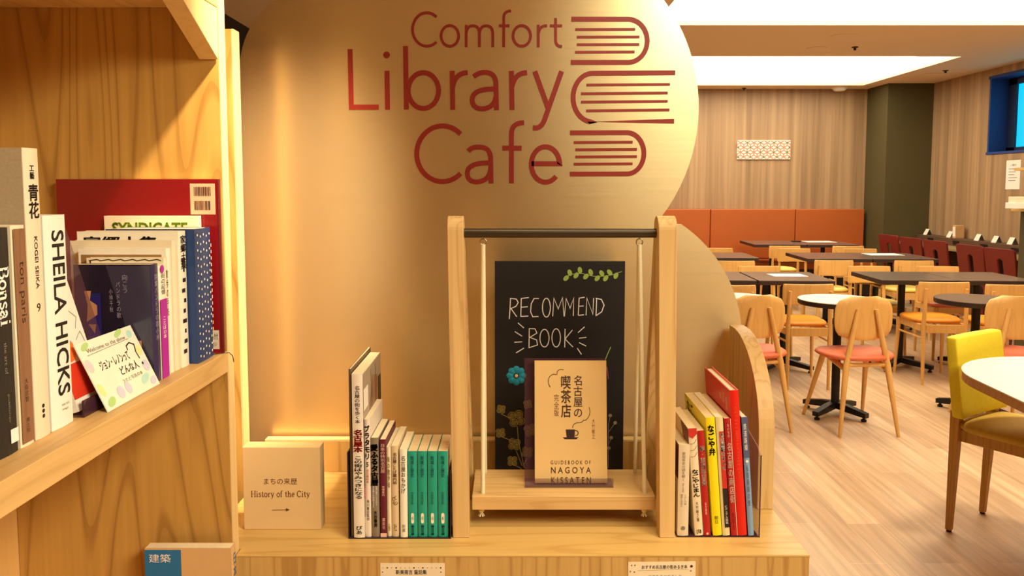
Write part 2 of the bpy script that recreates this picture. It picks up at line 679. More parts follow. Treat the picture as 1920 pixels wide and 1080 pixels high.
# right wall with the window opening
WY0, WY1, WZ0, WZ1 = 6.9, 8.82, 1.79, 2.62
mb = MB()
mb.box(XR, XR + 0.3, YF, WY0, 0, ZC)
mb.box(XR, XR + 0.3, WY1, YB, 0, ZC)
mb.box(XR, XR + 0.3, WY0, WY1, 0, WZ0)
mb.box(XR, XR + 0.3, WY0, WY1, WZ1, ZC)
structure(mb.build('wall_right', WALLWOOD))
NAVY = plain('navy_window_frame', (16, 34, 70), 0.5)
BLUE_LIT_R = plain('blue_lit_reveal', (24, 60, 130), 0.6)  # blue light falling on the jambs, put into the base colour
win = structure(MB().box(XR + 0.005, XR + 0.28, WY0, WY0 + 0.02, WZ0, WZ1).box(XR + 0.005, XR + 0.28, WY1 - 0.02, WY1, WZ0, WZ1)
                .box(XR - 0.012, XR + 0.28, WY0, WY1, WZ0 - 0.025, WZ0).box(XR - 0.012, XR + 0.28, WY0, WY1, WZ1 - 0.03, WZ1).build('window_1', BLUE_LIT_R))
mb = MB()
xw = XR + 0.2
mb.box(xw, xw + 0.05, WY1 - 0.16, WY1 - 0.02, WZ0, WZ1).box(xw, xw + 0.05, WY0 + 0.02, WY0 + 0.16, WZ0, WZ1)
mb.box(xw, xw + 0.05, WY0, WY1, WZ0, WZ0 + 0.05).box(xw, xw + 0.05, WY0, WY1, WZ1 - 0.1, WZ1 - 0.03)
structure(mb.build('window_frame', NAVY, win))
structure(MB().box(xw + 0.02, xw + 0.03, WY0 + 0.1, WY1 - 0.1, WZ0 + 0.03, WZ1 - 0.06).build('window_pane', emit('sky_pane', (0.0, 0.60, 0.92), 1.0, (0, 0, 0, 1)), win))
# pillar in the far right corner
structure(MB().box(4.70, XR, 9.98, YB, 0, ZC).build('wall_pillar', OLIVE))
structure(MB().box(XL, 4.7, YB - 0.015, YB, 0, 0.08).build('baseboard_back', plain('dark_skirting', (70, 50, 36), 0.6)))
# unseen dark panel on the wall behind the viewer, added to darken the sign's reflection
dw = structure(MB().box(-1.6, 0.0, YF, YF + 0.03, 0, 2.6).build('dark_reflection_panel_1', DARKWALL))
# ceiling fittings
for (px, py, r, lab, cat, nm) in [(1582, 67, 0.11, 'round ceiling air diffuser between the two light troughs', 'air vent', 'ceiling_vent'),
                                  (1531, 90, 0.09, 'smaller round ceiling cover left of the air diffuser', 'ceiling cover', 'ceiling_cover')]:
    p = onZ(px, py, ZC)
    tag(MB().lathe([(r, 0), (r * 0.96, -0.006), (r * 0.6, -0.008)], p, 32).build(nm, CEIL), lab, cat)
for (px, py, lab) in [(1603, 88, 'tiny dark ceiling sprinkler right of the air diffuser'), (1395, 165, 'tiny dark ceiling sprinkler over the bench'), (1773, 132, 'tiny dark ceiling sprinkler near the window')]:
    p = onZ(px, py, ZC)
    tag(MB().lathe([(0.03, 0), (0.03, -0.006), (0.012, -0.01), (0.012, -0.03)], p, 16).build('sprinkler', TABLE_E), lab, 'sprinkler', 'ceiling sprinklers')
p = onZ(1568, 166, ZC)
p.y = min(p.y, YB - 0.16)
sm = thing('smoke_detector', 'white round smoke detector on the ceiling before the back wall', 'smoke detector', p)
MB().lathe([(0.10, 0), (0.10, -0.012), (0.095, -0.014)], n=32).build('base_plate', PAPER, sm)
MB().lathe([(0.085, -0.014), (0.08, -0.03), (0.06, -0.045), (0.02, -0.05)], n=32, smooth=True).build('sensor_head', PAPER, sm)
p = onZ(1751, 141, ZC)
tag(MB().box(p.x - 0.16, p.x + 0.16, p.y - 0.16, p.y + 0.16, ZC - 0.006, ZC).build('access_hatch', CEIL, bevel=0.002), 'flat square ceiling hatch near the window', 'hatch')

# ------------------------------------------------------------------ left bookshelf
BX0, BX1, BYE = -0.925, -0.524, 1.432
bs = thing('bookshelf', 'tall oak bookshelf at the left edge with books on its shelves', 'bookshelf')
MB().box(BX0, BX1, BYE, BYE + 0.03, 0, 1.7565).build('end_panel', OAK_V, bs, 0.001)
MB().box(BX1, BX1 + 0.0015, BYE, BYE + 0.03, 0, 1.757).build('edge_band', OAK_EDGE, bs)
MB().box(BX0 - 0.02, BX0 - 0.0005, -0.75, BYE + 0.03, 0, 1.757).build('back_panel', OAK_BACK, bs)
MB().box(BX0, BX1, 0.30, 0.334, 0, 1.757).build('middle_panel', OAK_V, bs, 0.001)
MB().box(BX0, BX1, -0.75, -0.716, 0, 1.757).build('near_panel', OAK_V, bs, 0.001)
SH = 1.10
for (y0, y1) in ((0.335, BYE - 0.001), (-0.715, 0.299)):
    for z in (SH, 1.757, 0.52, 0.10):
        MB().box(BX0, BX1 + 0.001, y0, y1, z - 0.038, z).build('shelf', OAK_Y, bs, 0.001)
# sloping corner gusset under the upper shelf
gz = 1.7187
MB().prism([(BX1, BYE - 0.002, gz), (BX1, BYE - 0.002, 1.628), (BX1, 1.245, gz)], (-0.034, 0, 0)).build('gusset', OAK_EDGE, bs, 0.001)

# upright board behind the end of the bookshelf
ub = thing('upright_board', 'narrow upright oak board between the bookshelf and the metal sign', 'board', (0, 0, 0))
MB().box(-0.70, -0.606, 1.735, 1.772, 0, 1.742).build('panel', OAK_V, ub, 0.001)
MB().box(-0.606, -0.602, 1.735, 1.772, 0, 1.742).build('edge_band', OAK_EDGE, ub)

# ------------------------------------------------------------------ counter
CZ = 0.71
CX0, CX1 = -0.60, onZ(1518, 1040, CZ).x
CY0 = onZ(960, 1041, CZ).y
CY1 = 1.90
ct = thing('display_counter', 'oak display counter carrying the books and the swing stand', 'counter')
MB().prism([(-0.52, CY0, CZ - 0.004), (CX1, CY0, CZ - 0.004), (CX1, CY1, CZ - 0.004), (CX0, CY1, CZ - 0.004), (CX0, 1.466, CZ - 0.004), (-0.52, 1.466, CZ - 0.004)], (0, 0, 0.004)).build('counter_top', OAK_X, ct, 0.0008)
MB().box(-0.52, CX1 - 0.001, CY0, CY0 + 0.03, 0, CZ - 0.0042).build('front_panel', OAK_CF, ct)
MB().box(CX1 - 0.03, CX1 - 0.001, CY0 + 0.031, CY1, 0, CZ - 0.0042).build('side_panel', OAK_CF, ct)
MB().box(CX0, CX1 - 0.035, CY1 - 0.025, CY1, CZ + 0.0005, CZ + 0.075).build('upstand', OAK_CF, ct)
MB().box(CX0, CX1 - 0.035, CY1 - 0.025, CY1, CZ + 0.0755, CZ + 0.080).build('upstand_edge', OAK_EDGE, ct)
# arched end board at the right
ey0 = onZ(1438, 955, CZ).y
ex0, ex1 = CX1 - 0.034, CX1
ezt = onY(1385, 614, 1.86).z
prof = [(ey0, CZ + 0.0005), (1.895, CZ + 0.0005), (1.895, ezt)]
prof += [(1.865 + (ey0 - 1.865) * math.sin(t), ezt - 0.20 * (1 - math.cos(t))) for t in [PI / 2 * i / 16 for i in range(17)]]
MB().prism([(ex0, y, z) for y, z in prof], (ex1 - ex0, 0, 0)).build('end_board', OAK_STAND, ct, 0.001)

# ------------------------------------------------------------------ metal sign
SY = 1.915
sg = thing('metal_sign', 'large cloud shaped brushed metal sign with red lettering and book emblem', 'sign', (0, 0, 0))
pts = []
pts += [(450, 1300)] + [(600 + 150 * math.cos(math.radians(a)), 125 - 150 * math.sin(math.radians(a))) for a in range(180, 88, -5)]
a0 = math.degrees(math.acos(-255 / 340))
pts += [(970 + 340 * math.cos(math.radians(a)), 200 - 340 * math.sin(math.radians(a))) for a in [a0 + (-40.5 - a0) * i / 50 for i in range(51)]]
c2 = (1133.7, 633.8, 257.4)
pts += [(c2[0] + c2[2] * math.cos(math.radians(a)), c2[1] - c2[2] * math.sin(math.radians(a))) for a in [56 + (-40 - 56) * i / 30 for i in range(31)]]
pts += [(1330, 1300)]
pl = [onY(x, y, SY) for x, y in pts]
# left edge upright
for p in (pl[0],):
    p.x = pl[1].x
MB().prism(pl, (0, 0.012, 0)).build('metal_sheet', BRASS, sg)


def SPT(x, y):                                            # tracing coordinates of the lettering -> sign plane
    q = onY(620 + x / 2.743, y / 2.743, SY)
    return (q.x, q.z)


SF = Frame((0, SY - 0.0012, 0), (1, 0, 0), (0, 0, 1))
K = SY / (F * 2.743)


def sign_word(name, strokes, w):
    m = MB()
    for i, st in enumerate(strokes):
        if st[0] == 'dot':
            q = SPT(st[1], st[2])
            m.disc(SF, q[0], q[1], st[3] * K, h=0.00002 * i)
        else:
            closed = st[0] == 'o'
            p = st[1:] if closed else st
            m.stroke(SF, [SPT(*q) for q in p], w * K, h=0.00002 * i, closed=closed)
    m.build(name, SIGN_RED, sg)


def ell(cx, cy, rx, ry):
    return ['o'] + arc(cx, cy, rx, ry, 0, 352.5, 47)


sign_word('lettering', [
    arc(495, 152, 74, 86, -48, -312, 36),
    ell(613, 185, 45, 53),
    [(697, 128), (697, 243)], [(697, 172)] + bez((697, 172), (702, 133), (731, 133), 8)[1:] + bez((731, 133), (765, 133), (765, 175), 8)[1:] + [(765, 243)],
    [(765, 172)] + bez((765, 172), (770, 133), (799, 133), 8)[1:] + bez((799, 133), (834, 133), (834, 175), 8)[1:] + [(834, 243)],
    [(890, 243), (890, 95)] + bez((890, 95), (890, 55), (928, 57), 8)[1:], [(865, 133), (920, 133)],
    ell(983, 185, 45, 53),
    [(1068, 128), (1068, 243)], bez((1068, 175), (1075, 130), (1113, 133), 8),
    [(1157, 93), (1157, 205)] + bez((1157, 205), (1157, 240), (1190, 239), 8)[1:], [(1128, 133), (1190, 133)]], 14)
sign_word('lettering', [
    [(100, 253), (107, 551), (248, 551)],
    [(290, 365), (293, 563)], ['dot', 288, 283, 17],
    [(385, 237), (390, 563)], ell(477, 466, 78, 92),
    [(625, 365), (628, 565)], bez((627, 450), (640, 375), (705, 374), 10),
    bez((735, 395), (765, 370), (800, 373), 8) + bez((800, 373), (852, 378), (850, 440), 8)[1:] + [(853, 567)],
    [(850, 458)] + bez((850, 458), (730, 455), (728, 512), 10)[1:] + bez((728, 512), (728, 560), (782, 560), 8)[1:] + bez((782, 560), (845, 555), (851, 490), 8)[1:],
    [(930, 365), (933, 565)], bez((932, 450), (945, 375), (1010, 374), 10),
    [(1050, 367), (1120, 560)], [(1188, 367), (1104, 605)] + bez((1104, 605), (1085, 668), (1040, 657), 8)[1:]], 25)
sign_word('lettering', [
    arc(575, 791, 132, 143, -45, -315, 44),
    bez((708, 778), (725, 755), (765, 757), 8) + bez((765, 757), (824, 757), (823, 820), 8)[1:] + [(825, 944)],
    [(823, 838)] + bez((823, 838), (704, 835), (703, 890), 10)[1:] + bez((703, 890), (703, 936), (752, 936), 8)[1:] + bez((752, 936), (815, 932), (823, 870), 8)[1:],
    [(930, 943), (930, 690)] + bez((930, 690), (930, 630), (995, 632), 8)[1:], [(883, 762), (982, 762)],
    [(1033, 842), (1178, 842)] + arc(1105, 846, 73, 91, -3, -318, 40)], 25)
sign_word('book_emblem', [[(1238, 99), (1530, 99)] + arc(1530, 210, 98, 111, -86, 86, 24) + [(1530, 321), (1235, 321)]], 24)
sign_word('book_emblem', [[(1772, 374), (1345, 377)] + arc(1347, 502, 100, 125, -90, -270, 24)[1:] + [(1345, 627), (1766, 623)]], 24)
sign_word('book_emblem', [[(1231, 683), (1525, 682)] + arc(1525, 788, 86, 106, -86, 86, 24) + [(1525, 894), (1230, 895)]], 24)
sign_word('page_lines', [[(1258, 152), (1566, 151)], [(1266, 191), (1588, 190)], [(1266, 230), (1587, 229)], [(1257, 269), (1563, 267)],
                         [(1316, 437), (1745, 434)], [(1288, 482), (1733, 478)], [(1288, 525), (1733, 521)], [(1314, 570), (1742, 565)],
                         [(1250, 733), (1553, 731)], [(1258, 770), (1575, 768)], [(1258, 807), (1575, 805)], [(1250, 844), (1552, 842)]], 13)

# serif roman: thick uprights, thin serifs
GL = {
    'H': (.76, [([(.12, 0), (.12, 1)], 1), ([(.64, 0), (.64, 1)], 1), ([(.12, .5), (.64, .5)], 0), ([(0, 0), (.25, 0)], 0), ([(0, 1), (.25, 1)], 0), ([(.51, 0), (.76, 0)], 0), ([(.51, 1), (.76, 1)], 0)]),
    'i': (.30, [([(.15, 0), (.15, .66)], 1), ([(0, 0), (.3, 0)], 0), ([(.03, .64), (.15, .66)], 0), ([(.15, .86), (.15, .98)], 1)]),
    's': (.42, [(bez((.38, .56), (.3, .7), (.14, .64)) + bez((.14, .64), (0, .52), (.16, .4))[1:] + bez((.16, .4), (.44, .28), (.38, .12))[1:] + bez((.38, .12), (.28, -.04), (.04, .1))[1:], .6)]),
    't': (.36, [([(.16, .88), (.16, .14)] + bez((.16, .14), (.18, -.02), (.36, .06))[1:], 1), ([(0, .65), (.34, .65)], 0)]),
    'o': (.52, [(arc(.26, .33, .22, .33, 0, 360, 24), .8)]),
    'r': (.42, [([(.12, 0), (.12, .66)], 1), ([(0, 0), (.27, 0)], 0), (bez((.12, .42), (.22, .7), (.4, .6)), .7)]),
    'y': (.52, [([(.06, .66), (.28, .02)], 1), ([(.48, .66), (.26, .0), (.16, -.24), (.03, -.26)], .4), ([(0, .66), (.2, .66)], 0), ([(.36, .66), (.54, .66)], 0)]),
    'f': (.36, [([(.14, 0), (.14, .8)] + bez((.14, .8), (.18, 1.06), (.38, .98))[1:], 1), ([(0, .65), (.32, .65)], 0), ([(.02, 0), (.28, 0)], 0)]),
    'h': (.56, [([(.12, 0), (.12, 1)], 1), (bez((.12, .46), (.28, .76), (.43, .56)) + [(.44, 0)], .9), ([(0, 0), (.25, 0)], 0), ([(.33, 0), (.56, 0)], 0), ([(0, .98), (.12, 1)], 0)]),
    'e': (.46, [([(.05, .36), (.41, .36)] + arc(.24, .33, .19, .32, 8, 310, 20), .7)]),
    'C': (.68, [(arc(.37, .5, .32, .5, 42, 318, 26), .9), ([(.62, .98), (.62, .72)], 0)]),
    'B': (.66, [([(.12, 0), (.12, 1)], 1), ([(0, 0), (.2, 0)], 0), ([(0, 1), (.2, 1)], 0), ([(.12, 1), (.34, .99)] + bez((.34, .99), (.6, .95), (.54, .72), 6)[1:] + bez((.54, .72), (.5, .54), (.14, .53), 6)[1:], .6), ([(.2, .53), (.34, .53)] + bez((.34, .53), (.68, .5), (.6, .22), 6)[1:] + bez((.6, .22), (.54, .01), (.12, 0), 6)[1:], .8)]),
    'n': (.56, [([(.12, 0), (.12, .66)], 1), (bez((.12, .46), (.28, .76), (.43, .56)) + [(.44, 0)], .9), ([(0, 0), (.25, 0)], 0), ([(.33, 0), (.56, 0)], 0), ([(0, .64), (.12, .66)], 0)]),
    'a': (.50, [(bez((.06, .52), (.14, .74), (.3, .62)) + [(.36, .5), (.36, .08)] + bez((.36, .08), (.38, -.02), (.48, .05))[1:], .9), (bez((.36, .42), (.04, .36), (.05, .15)) + bez((.05, .15), (.12, -.1), (.36, .12))[1:], .8)]),
    ' ': (.26, []),
}


def serif(m, fr, t, a0, b0, a1, b1, thin, thick, mat=0, down=False):
    """book face lettering; down: turned to read downwards (b0 top, b1 bottom)"""
    tot = sum(GL[c][0] + .07 for c in t)
    x = 0.0
    for c in t:
        wd, sts = GL[c]
        for p_, th in sts:
            if down:
                pp = [(a0 + v * (a1 - a0), b0 - (x + u) / tot * (b0 - b1)) for u, v in p_]
            else:
                pp = [(a0 + (x + u) / tot * (a1 - a0), b0 + v * (b1 - b0)) for u, v in p_]
            m.stroke(fr, pp, thin + thick * th, mat)
        x += wd + .07


# ------------------------------------------------------------------ books
class Sides:
    """sends each print to the mesh of the book side it lies on"""
    def __init__(s, sides):
        s.sides = sides

    def __getattr__(s, k):
        def call(fr, *a, **kw):
            return getattr(s.sides[id(fr)], k)(fr, *a, **kw)
        return call


def book(label, w, h, d, loc, rz=0.0, lean=0.0, spine=CREAM, left=None, right=None, pages=PAGES, hard=False, prints=None, pmats=(INK,), group=None, name='book', tilt=0.0):
    """spine on local -Y, thickness 0..w along X, covers at x=0 (left) and x=w (right)"""
    r = thing(name, label, 'book', loc, rz, group)
    r.rotation_euler = (tilt, lean, rz)
    left, right = left or spine, right or left or spine
    tk = 0.0022 if hard else 0.0006
    tk = min(tk, w * 0.2)
    m = MB()
    m.box(0, tk, 0.0012, d, 0, h, 1)
    m.box(w - tk, w, 0.0012, d, 0, h, 2)
    nb = 6
    bow = 0.0018 if w > 0.008 else 0.0008
    front = [(w * i / nb, -bow * math.sin(PI * i / nb), 0) for i in range(nb + 1)]
    m.prism(front + [(w, 0.0013, 0), (0, 0.0013, 0)], (0, 0, h), 0)
    m.build('cover', [spine, left, right], r)
    ins = 0.0035 if hard else 0.0007
    MB().box(tk, w - tk, 0.0014, d - ins, ins, h - ins).build('pages', pages, r)
    if prints:
        S = Frame((0, -bow - 0.0004, 0), (1, 0, 0), (0, 0, 1))
        Lf = Frame((-0.0004, d, 0), (0, -1, 0), (0, 0, 1))
        Rf = Frame((w + 0.0004, 0, 0), (0, 1, 0), (0, 0, 1))
        sides = {id(S): MB(), id(Lf): MB(), id(Rf): MB()}
        prints(Sides(sides), S, Lf, Rf, w, h, d)
        for fr_, nm in ((S, 'spine_printing'), (Lf, 'cover_printing'), (Rf, 'cover_printing')):
            if sides[id(fr_)].v:
                sides[id(fr_)].build(nm, list(pmats), r)
    return r


# ---- books on the left shelf: spines face the aisle (+x), turned a quarter
R90 = PI / 2
TAUPE = plain('taupe_cloth_cover', (164, 142, 110), 0.8, noise=0.12, nscale=220)
LINEN = plain('grey_linen_cover', (168, 150, 118), 0.9, noise=0.18, nscale=300)
BLACKC = plain('black_cover', (36, 32, 30), 0.55)
FOREST = plain('dark_green_photo', (34, 38, 22), 0.6, noise=0.6, nscale=40)


def shelf_book(label, y0, y1, ztop, d, x=-0.566, **k):
    k.setdefault('group', 'books standing on the left shelf')
    return book(label, y1 - y0, ztop - SH, d, (x, y0, SH + 0.0003), R90, **k)


def p_sheila(m, S, L, R, w, h, d):
    m.text(S, 'SHEILA HICKS', 0.014, h * 0.15, 0.040, h * 0.93, 0, way='r', bold=0.012)
    m.text(S, 'text and', 0.020, h * 0.10, 0.036, h * 0.113, 1)
    m.text(S, 'image', 0.021, h * 0.075, 0.034, h * 0.088, 1)


def p_kogei(m, S, L, R, w, h, d):
    m.text(S, '工藝', w * 0.3, h * 0.895, w * 0.62, h * 0.945, 0, way='v', bold=0.02)
    m.text(S, '青花', w * 0.15, h * 0.76, w * 0.85, h * 0.88, 0, way='v', bold=0.02)
    m.text(S, 'KOGEI SEIKA', w * 0.4, h * 0.52, w * 0.62, h * 0.70, 0, way='r', bold=0.01)
    m.text(S, '9', w * 0.38, h * 0.44, w * 0.62, h * 0.47, 0, way='h')
    for k in range(3):
        m.disc(S, w * 0.5, h * (0.075 + 0.018 * k), 0.0025, mat=0)


def p_paris(m, S, L, R, w, h, d):
    m.rect(S, w * 0.06, 0.004, w * 0.94, h - 0.004, 0)
    m.text(S, 'ton paris', w * 0.3, h * 0.56, w * 0.78, h * 0.84, 1, h=0.0002, way='r')
    m.text(S, '大島忠智', w * 0.35, h * 0.20, w * 0.65, h * 0.31, 1, h=0.0002, way='v')
    m.text(S, '青土社', w * 0.35, h * 0.06, w * 0.65, h * 0.13, 1, h=0.0002, way='v')


def p_bonsai(m, S, L, R, w, h, d):
    serif(m, S, 'Bonsai', w * 0.42, h * 0.83, w * 0.86, h * 0.57, 0.0011, 0.0020, 0, True)
    m.text(S, 'the art of', w * 0.5, h * 0.36, w * 0.64, h * 0.50, 1, way='r')
    m.text(S, 'publisher', w * 0.55, h * 0.14, w * 0.66, h * 0.27, 1, way='r')
    m.rect(S, w * 0.62, 0.012, w * 0.98, 0.028, 0)
    m.rect(L, d - 0.19, h * 0.30, d - 0.004, h * 0.90, 2)
    m.rect(L, d - 0.20, h * 0.905, d - 0.002, h * 0.995, 0)
    m.text(L, 'BONSAI', d - 0.18, h * 0.915, d - 0.02, h * 0.97, 3, h=0.0003, bold=0.02)


shelf_book('black spined bonsai book at the far left of the row', 0.846, 0.884, onX(8, 428, -0.56).z, 0.24, spine=BLACKC, left=BLACKC, prints=p_bonsai, pmats=(WHITE_INK, GREY_INK, FOREST, INK))
BROWN_SP = wood('brown_printed_spine', (150, 108, 76), (112, 76, 48), 'Z', 60, 4, 3, 300, 0.7, 0.4, 1.0)
shelf_book('book with a brown printed spine right of the bonsai book', 0.889, 0.914, 1.357, 0.19, spine=CREAM, prints=p_paris, pmats=(BROWN_SP, plain('dark_brown_ink', (62, 34, 18), 0.6)))
shelf_book('tallest cream spined art book with a grey linen cover', 0.918, 0.947, 1.446, 0.22, spine=plain('cream_spine', (236, 216, 184), 0.7, noise=0.04), left=LINEN, hard=True, prints=p_kogei)
shelf_book('thick white book with huge black capital letters down its spine', 0.951, 0.998, 1.366, 0.16, spine=plain('white_spine', (244, 240, 226), 0.45, noise=0.02), prints=p_sheila, pmats=(INK, GREY_INK))

# smoked book stand with a leaning book behind the thick white book
LEAN = math.radians(16)
st = thing('book_stand', 'smoked clear plastic book stand leaning back beside the thick white book', 'book stand', (-0.584, 1.012, SH + 0.0003), R90)
# local: +X along the shelf, -Y towards the aisle
ca, sa = math.cos(LEAN), math.sin(LEAN)


def slab(m, w, t, y0, z0, length, mat=0, x0=0.0):
    """a thin plate leaning backwards (towards +Y) by LEAN"""
    pr = [(x0, y0, z0), (x0, y0 + length * sa, z0 + length * ca), (x0, y0 + length * sa + t * ca, z0 + length * ca - t * sa), (x0, y0 + t * ca, z0 - t * sa)]
    return m.prism(pr, (w, 0, 0), mat)


slab(MB(), 0.14, 0.003, 0.0, 0.0045, 0.262).build('back_plate', SMOKE, st)
MB().box(0, 0.14, -0.022, 0.010, 0.0, 0.003).build('foot', SMOKE, st)
MB().box(0, 0.14, -0.025, -0.0222, 0.0, 0.022).build('lip', SMOKE_D, st)
bk = thing('book', 'white and red picture book leaning on the smoked stand', 'book', (-0.584, 1.012, SH + 0.0003), R90)
slab(MB(), 0.070, 0.011, -0.0165, 0.0072, 0.178, 0, 0.002).build('cover', [plain('white_picture_cover', (240, 228, 214), 0.5)], bk)
slab(MB(), 0.068, 0.009, -0.0154, 0.0070, 0.1785, 0, 0.003).build('pages', PAGES, bk)
Bf = Frame((0.002, -0.0165, 0.0072), (1, 0, 0), (0, sa, ca))
Bf.o += Bf.n * 0.0005
m = MB()
m.rect(Bf, 0.0, 0.016, 0.070, 0.062, 0)
m.disc(Bf, 0.020, 0.080, 0.016, mat=1, h=0.0003)
for pp in ([(0.012, 0.165), (0.03, 0.16), (0.05, 0.13), (0.062, 0.12), (0.052, 0.105)], [(0.02, 0.15), (0.045, 0.145), (0.04, 0.12)], [(0.045, 0.09), (0.06, 0.10), (0.064, 0.085)], [(0.01, 0.13), (0.018, 0.11), (0.03, 0.10)]):
    m.stroke(Bf, pp, 0.0009, 2)
m.build('printing', [plain('tomato_red', (206, 52, 26), 0.5), plain('orange_spot', (236, 112, 40), 0.5), GREY_INK], bk)

# handwritten card leaning in front of the stand
cl = math.radians(25)
q0, q1 = onZ(190, 767, SH), onZ(288, 713, SH)
q0, q1 = Vector((-0.540, 1.036, SH)), Vector((-0.540, 1.191, SH))
yaw = math.atan2(q1.y - q0.y, q1.x - q0.x)
cardw = (q1 - q0).length
cdn = thing('handwritten_card', 'handwritten card with green edges leaning at the shelf front', 'card', (q0.x, q0.y, SH + 0.0006), yaw)
Cf = Frame((0, 0, 0), (1, 0, 0), (0, math.sin(cl), math.cos(cl)))
m = MB()
m.prism([Cf.at(0, 0), Cf.at(cardw, 0), Cf.at(cardw, 0.100), Cf.at(0, 0.100)], Cf.n * -0.0015)
m.build('card_sheet', plain('mint_white_card', (236, 236, 214), 0.4), cdn)
m = MB()
PALE = [plain('card_green', (178, 212, 130), 0.6), plain('card_pink', (236, 206, 206), 0.6), plain('card_lilac', (204, 204, 222), 0.6), INK, GREY_INK, plain('card_yellow', (232, 228, 150), 0.6), plain('card_aqua', (180, 222, 206), 0.6)]
Cf.o += Cf.n * 0.0004
kw, kh = cardw, 0.100
for (a, b, ra, rb, mi) in [(0.13, 0.93, 0.07, 0.045, 0), (0.72, 0.95, 0.08, 0.045, 0), (0.9, 0.88, 0.05, 0.06, 6), (0.06, 0.66, 0.05, 0.10, 1), (0.06, 0.3, 0.04, 0.10, 5), (0.93, 0.6, 0.05, 0.08, 5), (0.92, 0.35, 0.06, 0.09, 2), (0.32, 0.16, 0.06, 0.09, 2), (0.46, 0.17, 0.05, 0.09, 2), (0.12, 0.1, 0.07, 0.06, 0), (0.8, 0.18, 0.09, 0.06, 6), (0.92, 0.1, 0.06, 0.06, 2)]:
    m.disc(Cf, a * kw, b * kh, ra * kw, rb * kh, mi, rot=0.3)
m.text(Cf, 'Welcome to the show', 0.12 * kw, 0.83 * kh, 0.8 * kw, 0.89 * kh, 4, 0.0002)
m.stroke(Cf, [(0.1 * kw, 0.8 * kh), (0.84 * kw, 0.82 * kh)], 0.0008, 4, 0.0002)
m.text(Cf, 'ジョン・レノンって', 0.2 * kw, 0.53 * kh, 0.72 * kw, 0.67 * kh, 3, 0.0002, bold=0.01)
m.text(Cf, 'どんな人', 0.46 * kw, 0.36 * kh, 0.8 * kw, 0.49 * kh, 3, 0.0002, bold=0.01)
m.stroke(Cf, [(x * kw, y * kh) for x, y in [(0.74, 0.66), (0.75, 0.73), (0.82, 0.76), (0.89, 0.71), (0.86, 0.60), (0.87, 0.48)]], 0.002, 3, 0.0003)
m.disc(Cf, 0.88 * kw, 0.40 * kh, 0.0022, mat=3, h=0.0003)
m.text(Cf, 'うたと写真の本', 0.42 * kw, 0.25 * kh, 0.8 * kw, 0.31 * kh, 4, 0.0002)
m.build('drawing', PALE, cdn)

# ---- second cluster on the left shelf, covers towards the viewer
NAVYC = plain('navy_glossy_cover', (28, 24, 46), 0.18, noise=0.1)
NAVYL = plain('navy_light_panel', (58, 54, 74), 0.18)
MAG = plain('magenta_band', (178, 26, 160), 0.5)
PEACH = plain('peach_print', (196, 140, 96), 0.5)
BLUEP = plain('royal_blue_print', (24, 24, 110), 0.4)
LAV = plain('lavender_print', (150, 144, 160), 0.5)


def p_navy(m, S, L, R, w, h, d):
    m.poly(L, [(d * 0.42, h * 0.99), (d * 0.99, h * 0.99), (d * 0.99, h * 0.05), (d * 0.78, h * 0.05), (d * 0.62, h * 0.55)], 0)
    m.rect(L, d * 0.16, h * 0.38, d * 0.34, h * 0.76, 1, 0.0002)
    m.poly(L, [(d * .13, h * .78), (d * .22, h * .78), (d * .20, h * .70), (d * .29, h * .66), (d * .29, h * .58), (d * .15, h * .52), (d * .17, h * .66)], 2, 0.0004)
    m.poly(L, [(d * .17, h * .50), (d * .27, h * .50), (d * .25, h * .42)], 2, 0.0004)
    m.poly(L, [(d * .66, h * .03), (d * .85, h * .03), (d * .85, h * .36), (d * .76, h * .36), (d * .78, h * .14), (d * .72, h * .12), (d * .66, h * .26)], 2, 0.0004)
    m.poly(L, [(d * .66, h * .10), (d * .80, h * .10), (d * .76, h * .30), (d * .68, h * .38)], 1, 0.0003)
    m.text(L, '向こう', d * .62, h * .76, d * .70, h * .92, 3, 0.0004, way='v')
    m.text(L, 'パンドラの歌', d * .54, h * .55, d * .60, h * .86, 3, 0.0004, way='v')
    m.text(L, '小林千秋', d * .45, h * .60, d * .50, h * .80, 3, 0.0004, way='v')
    m.text(S, '詩集パンドラの歌小林', w * .25, h * .35, w * .7, h * .92, 3, way='v')


def p_magenta(m, S, L, R, w, h, d):
    m.rect(S, 0, 0.0, w, h * 0.70, 0)
    m.disc(S, w * .4, h * .965, w * .28, mat=0)
    m.text(S, '街の記憶', w * .2, h * .74, w * .8, h * .93, 1, way='v')
    m.text(S, 'ことばの本', w * .25, h * .35, w * .75, h * .55, 2, 0.0003, way='v')


def p_dark_title(m, S, L, R, w, h, d):
    m.text(L, '家郷土集', d * .06, h * .885, d * .80, h * .965, 0, bold=0.03)
    for k in range(11):
        m.rect(S, w * (.2 + .1 * (k % 3)), h * (0.1 + 0.075 * k), w * (.6 + .1 * (k % 2)), h * (0.13 + 0.075 * k), 0)
    m.text(S, '家郷土集', w * .15, h * .72, w * .85, h * .97, 0, 0.0002, way='v', bold=0.02)


def p_map(m, S, L, R, w, h, d):
    m.rect(L, d * .03, h * .72, d * .95, h * .95, 0)
    for k in range(6):
        m.stroke(L, bez((d * (.08 + .14 * k), h * .74), (d * (.12 + .14 * k), h * .95), (d * (.2 + .14 * k), h * .78), 6), 0.002, 1, 0.0003)


def p_sketch(m, S, L, R, w, h, d):
    pts_ = [(d * (.03 + .94 * i / 18), h * (.975 + .006 * ((i * 7) % 3))) for i in range(19)]
    m.stroke(L, pts_, 0.0016, 0)
    m.stroke(L, [(d * .05, h * .98), (d * .05, h * .86), (d * .08, h * .83)], 0.002, 0)
    m.poly(L, [(d * .33, h * .90), (d * .36, h * .955), (d * .5, h * .90)], 1)
    m.text(S, '散歩の手帖', w * .2, h * .5, w * .8, h * .9, 0, way='v')


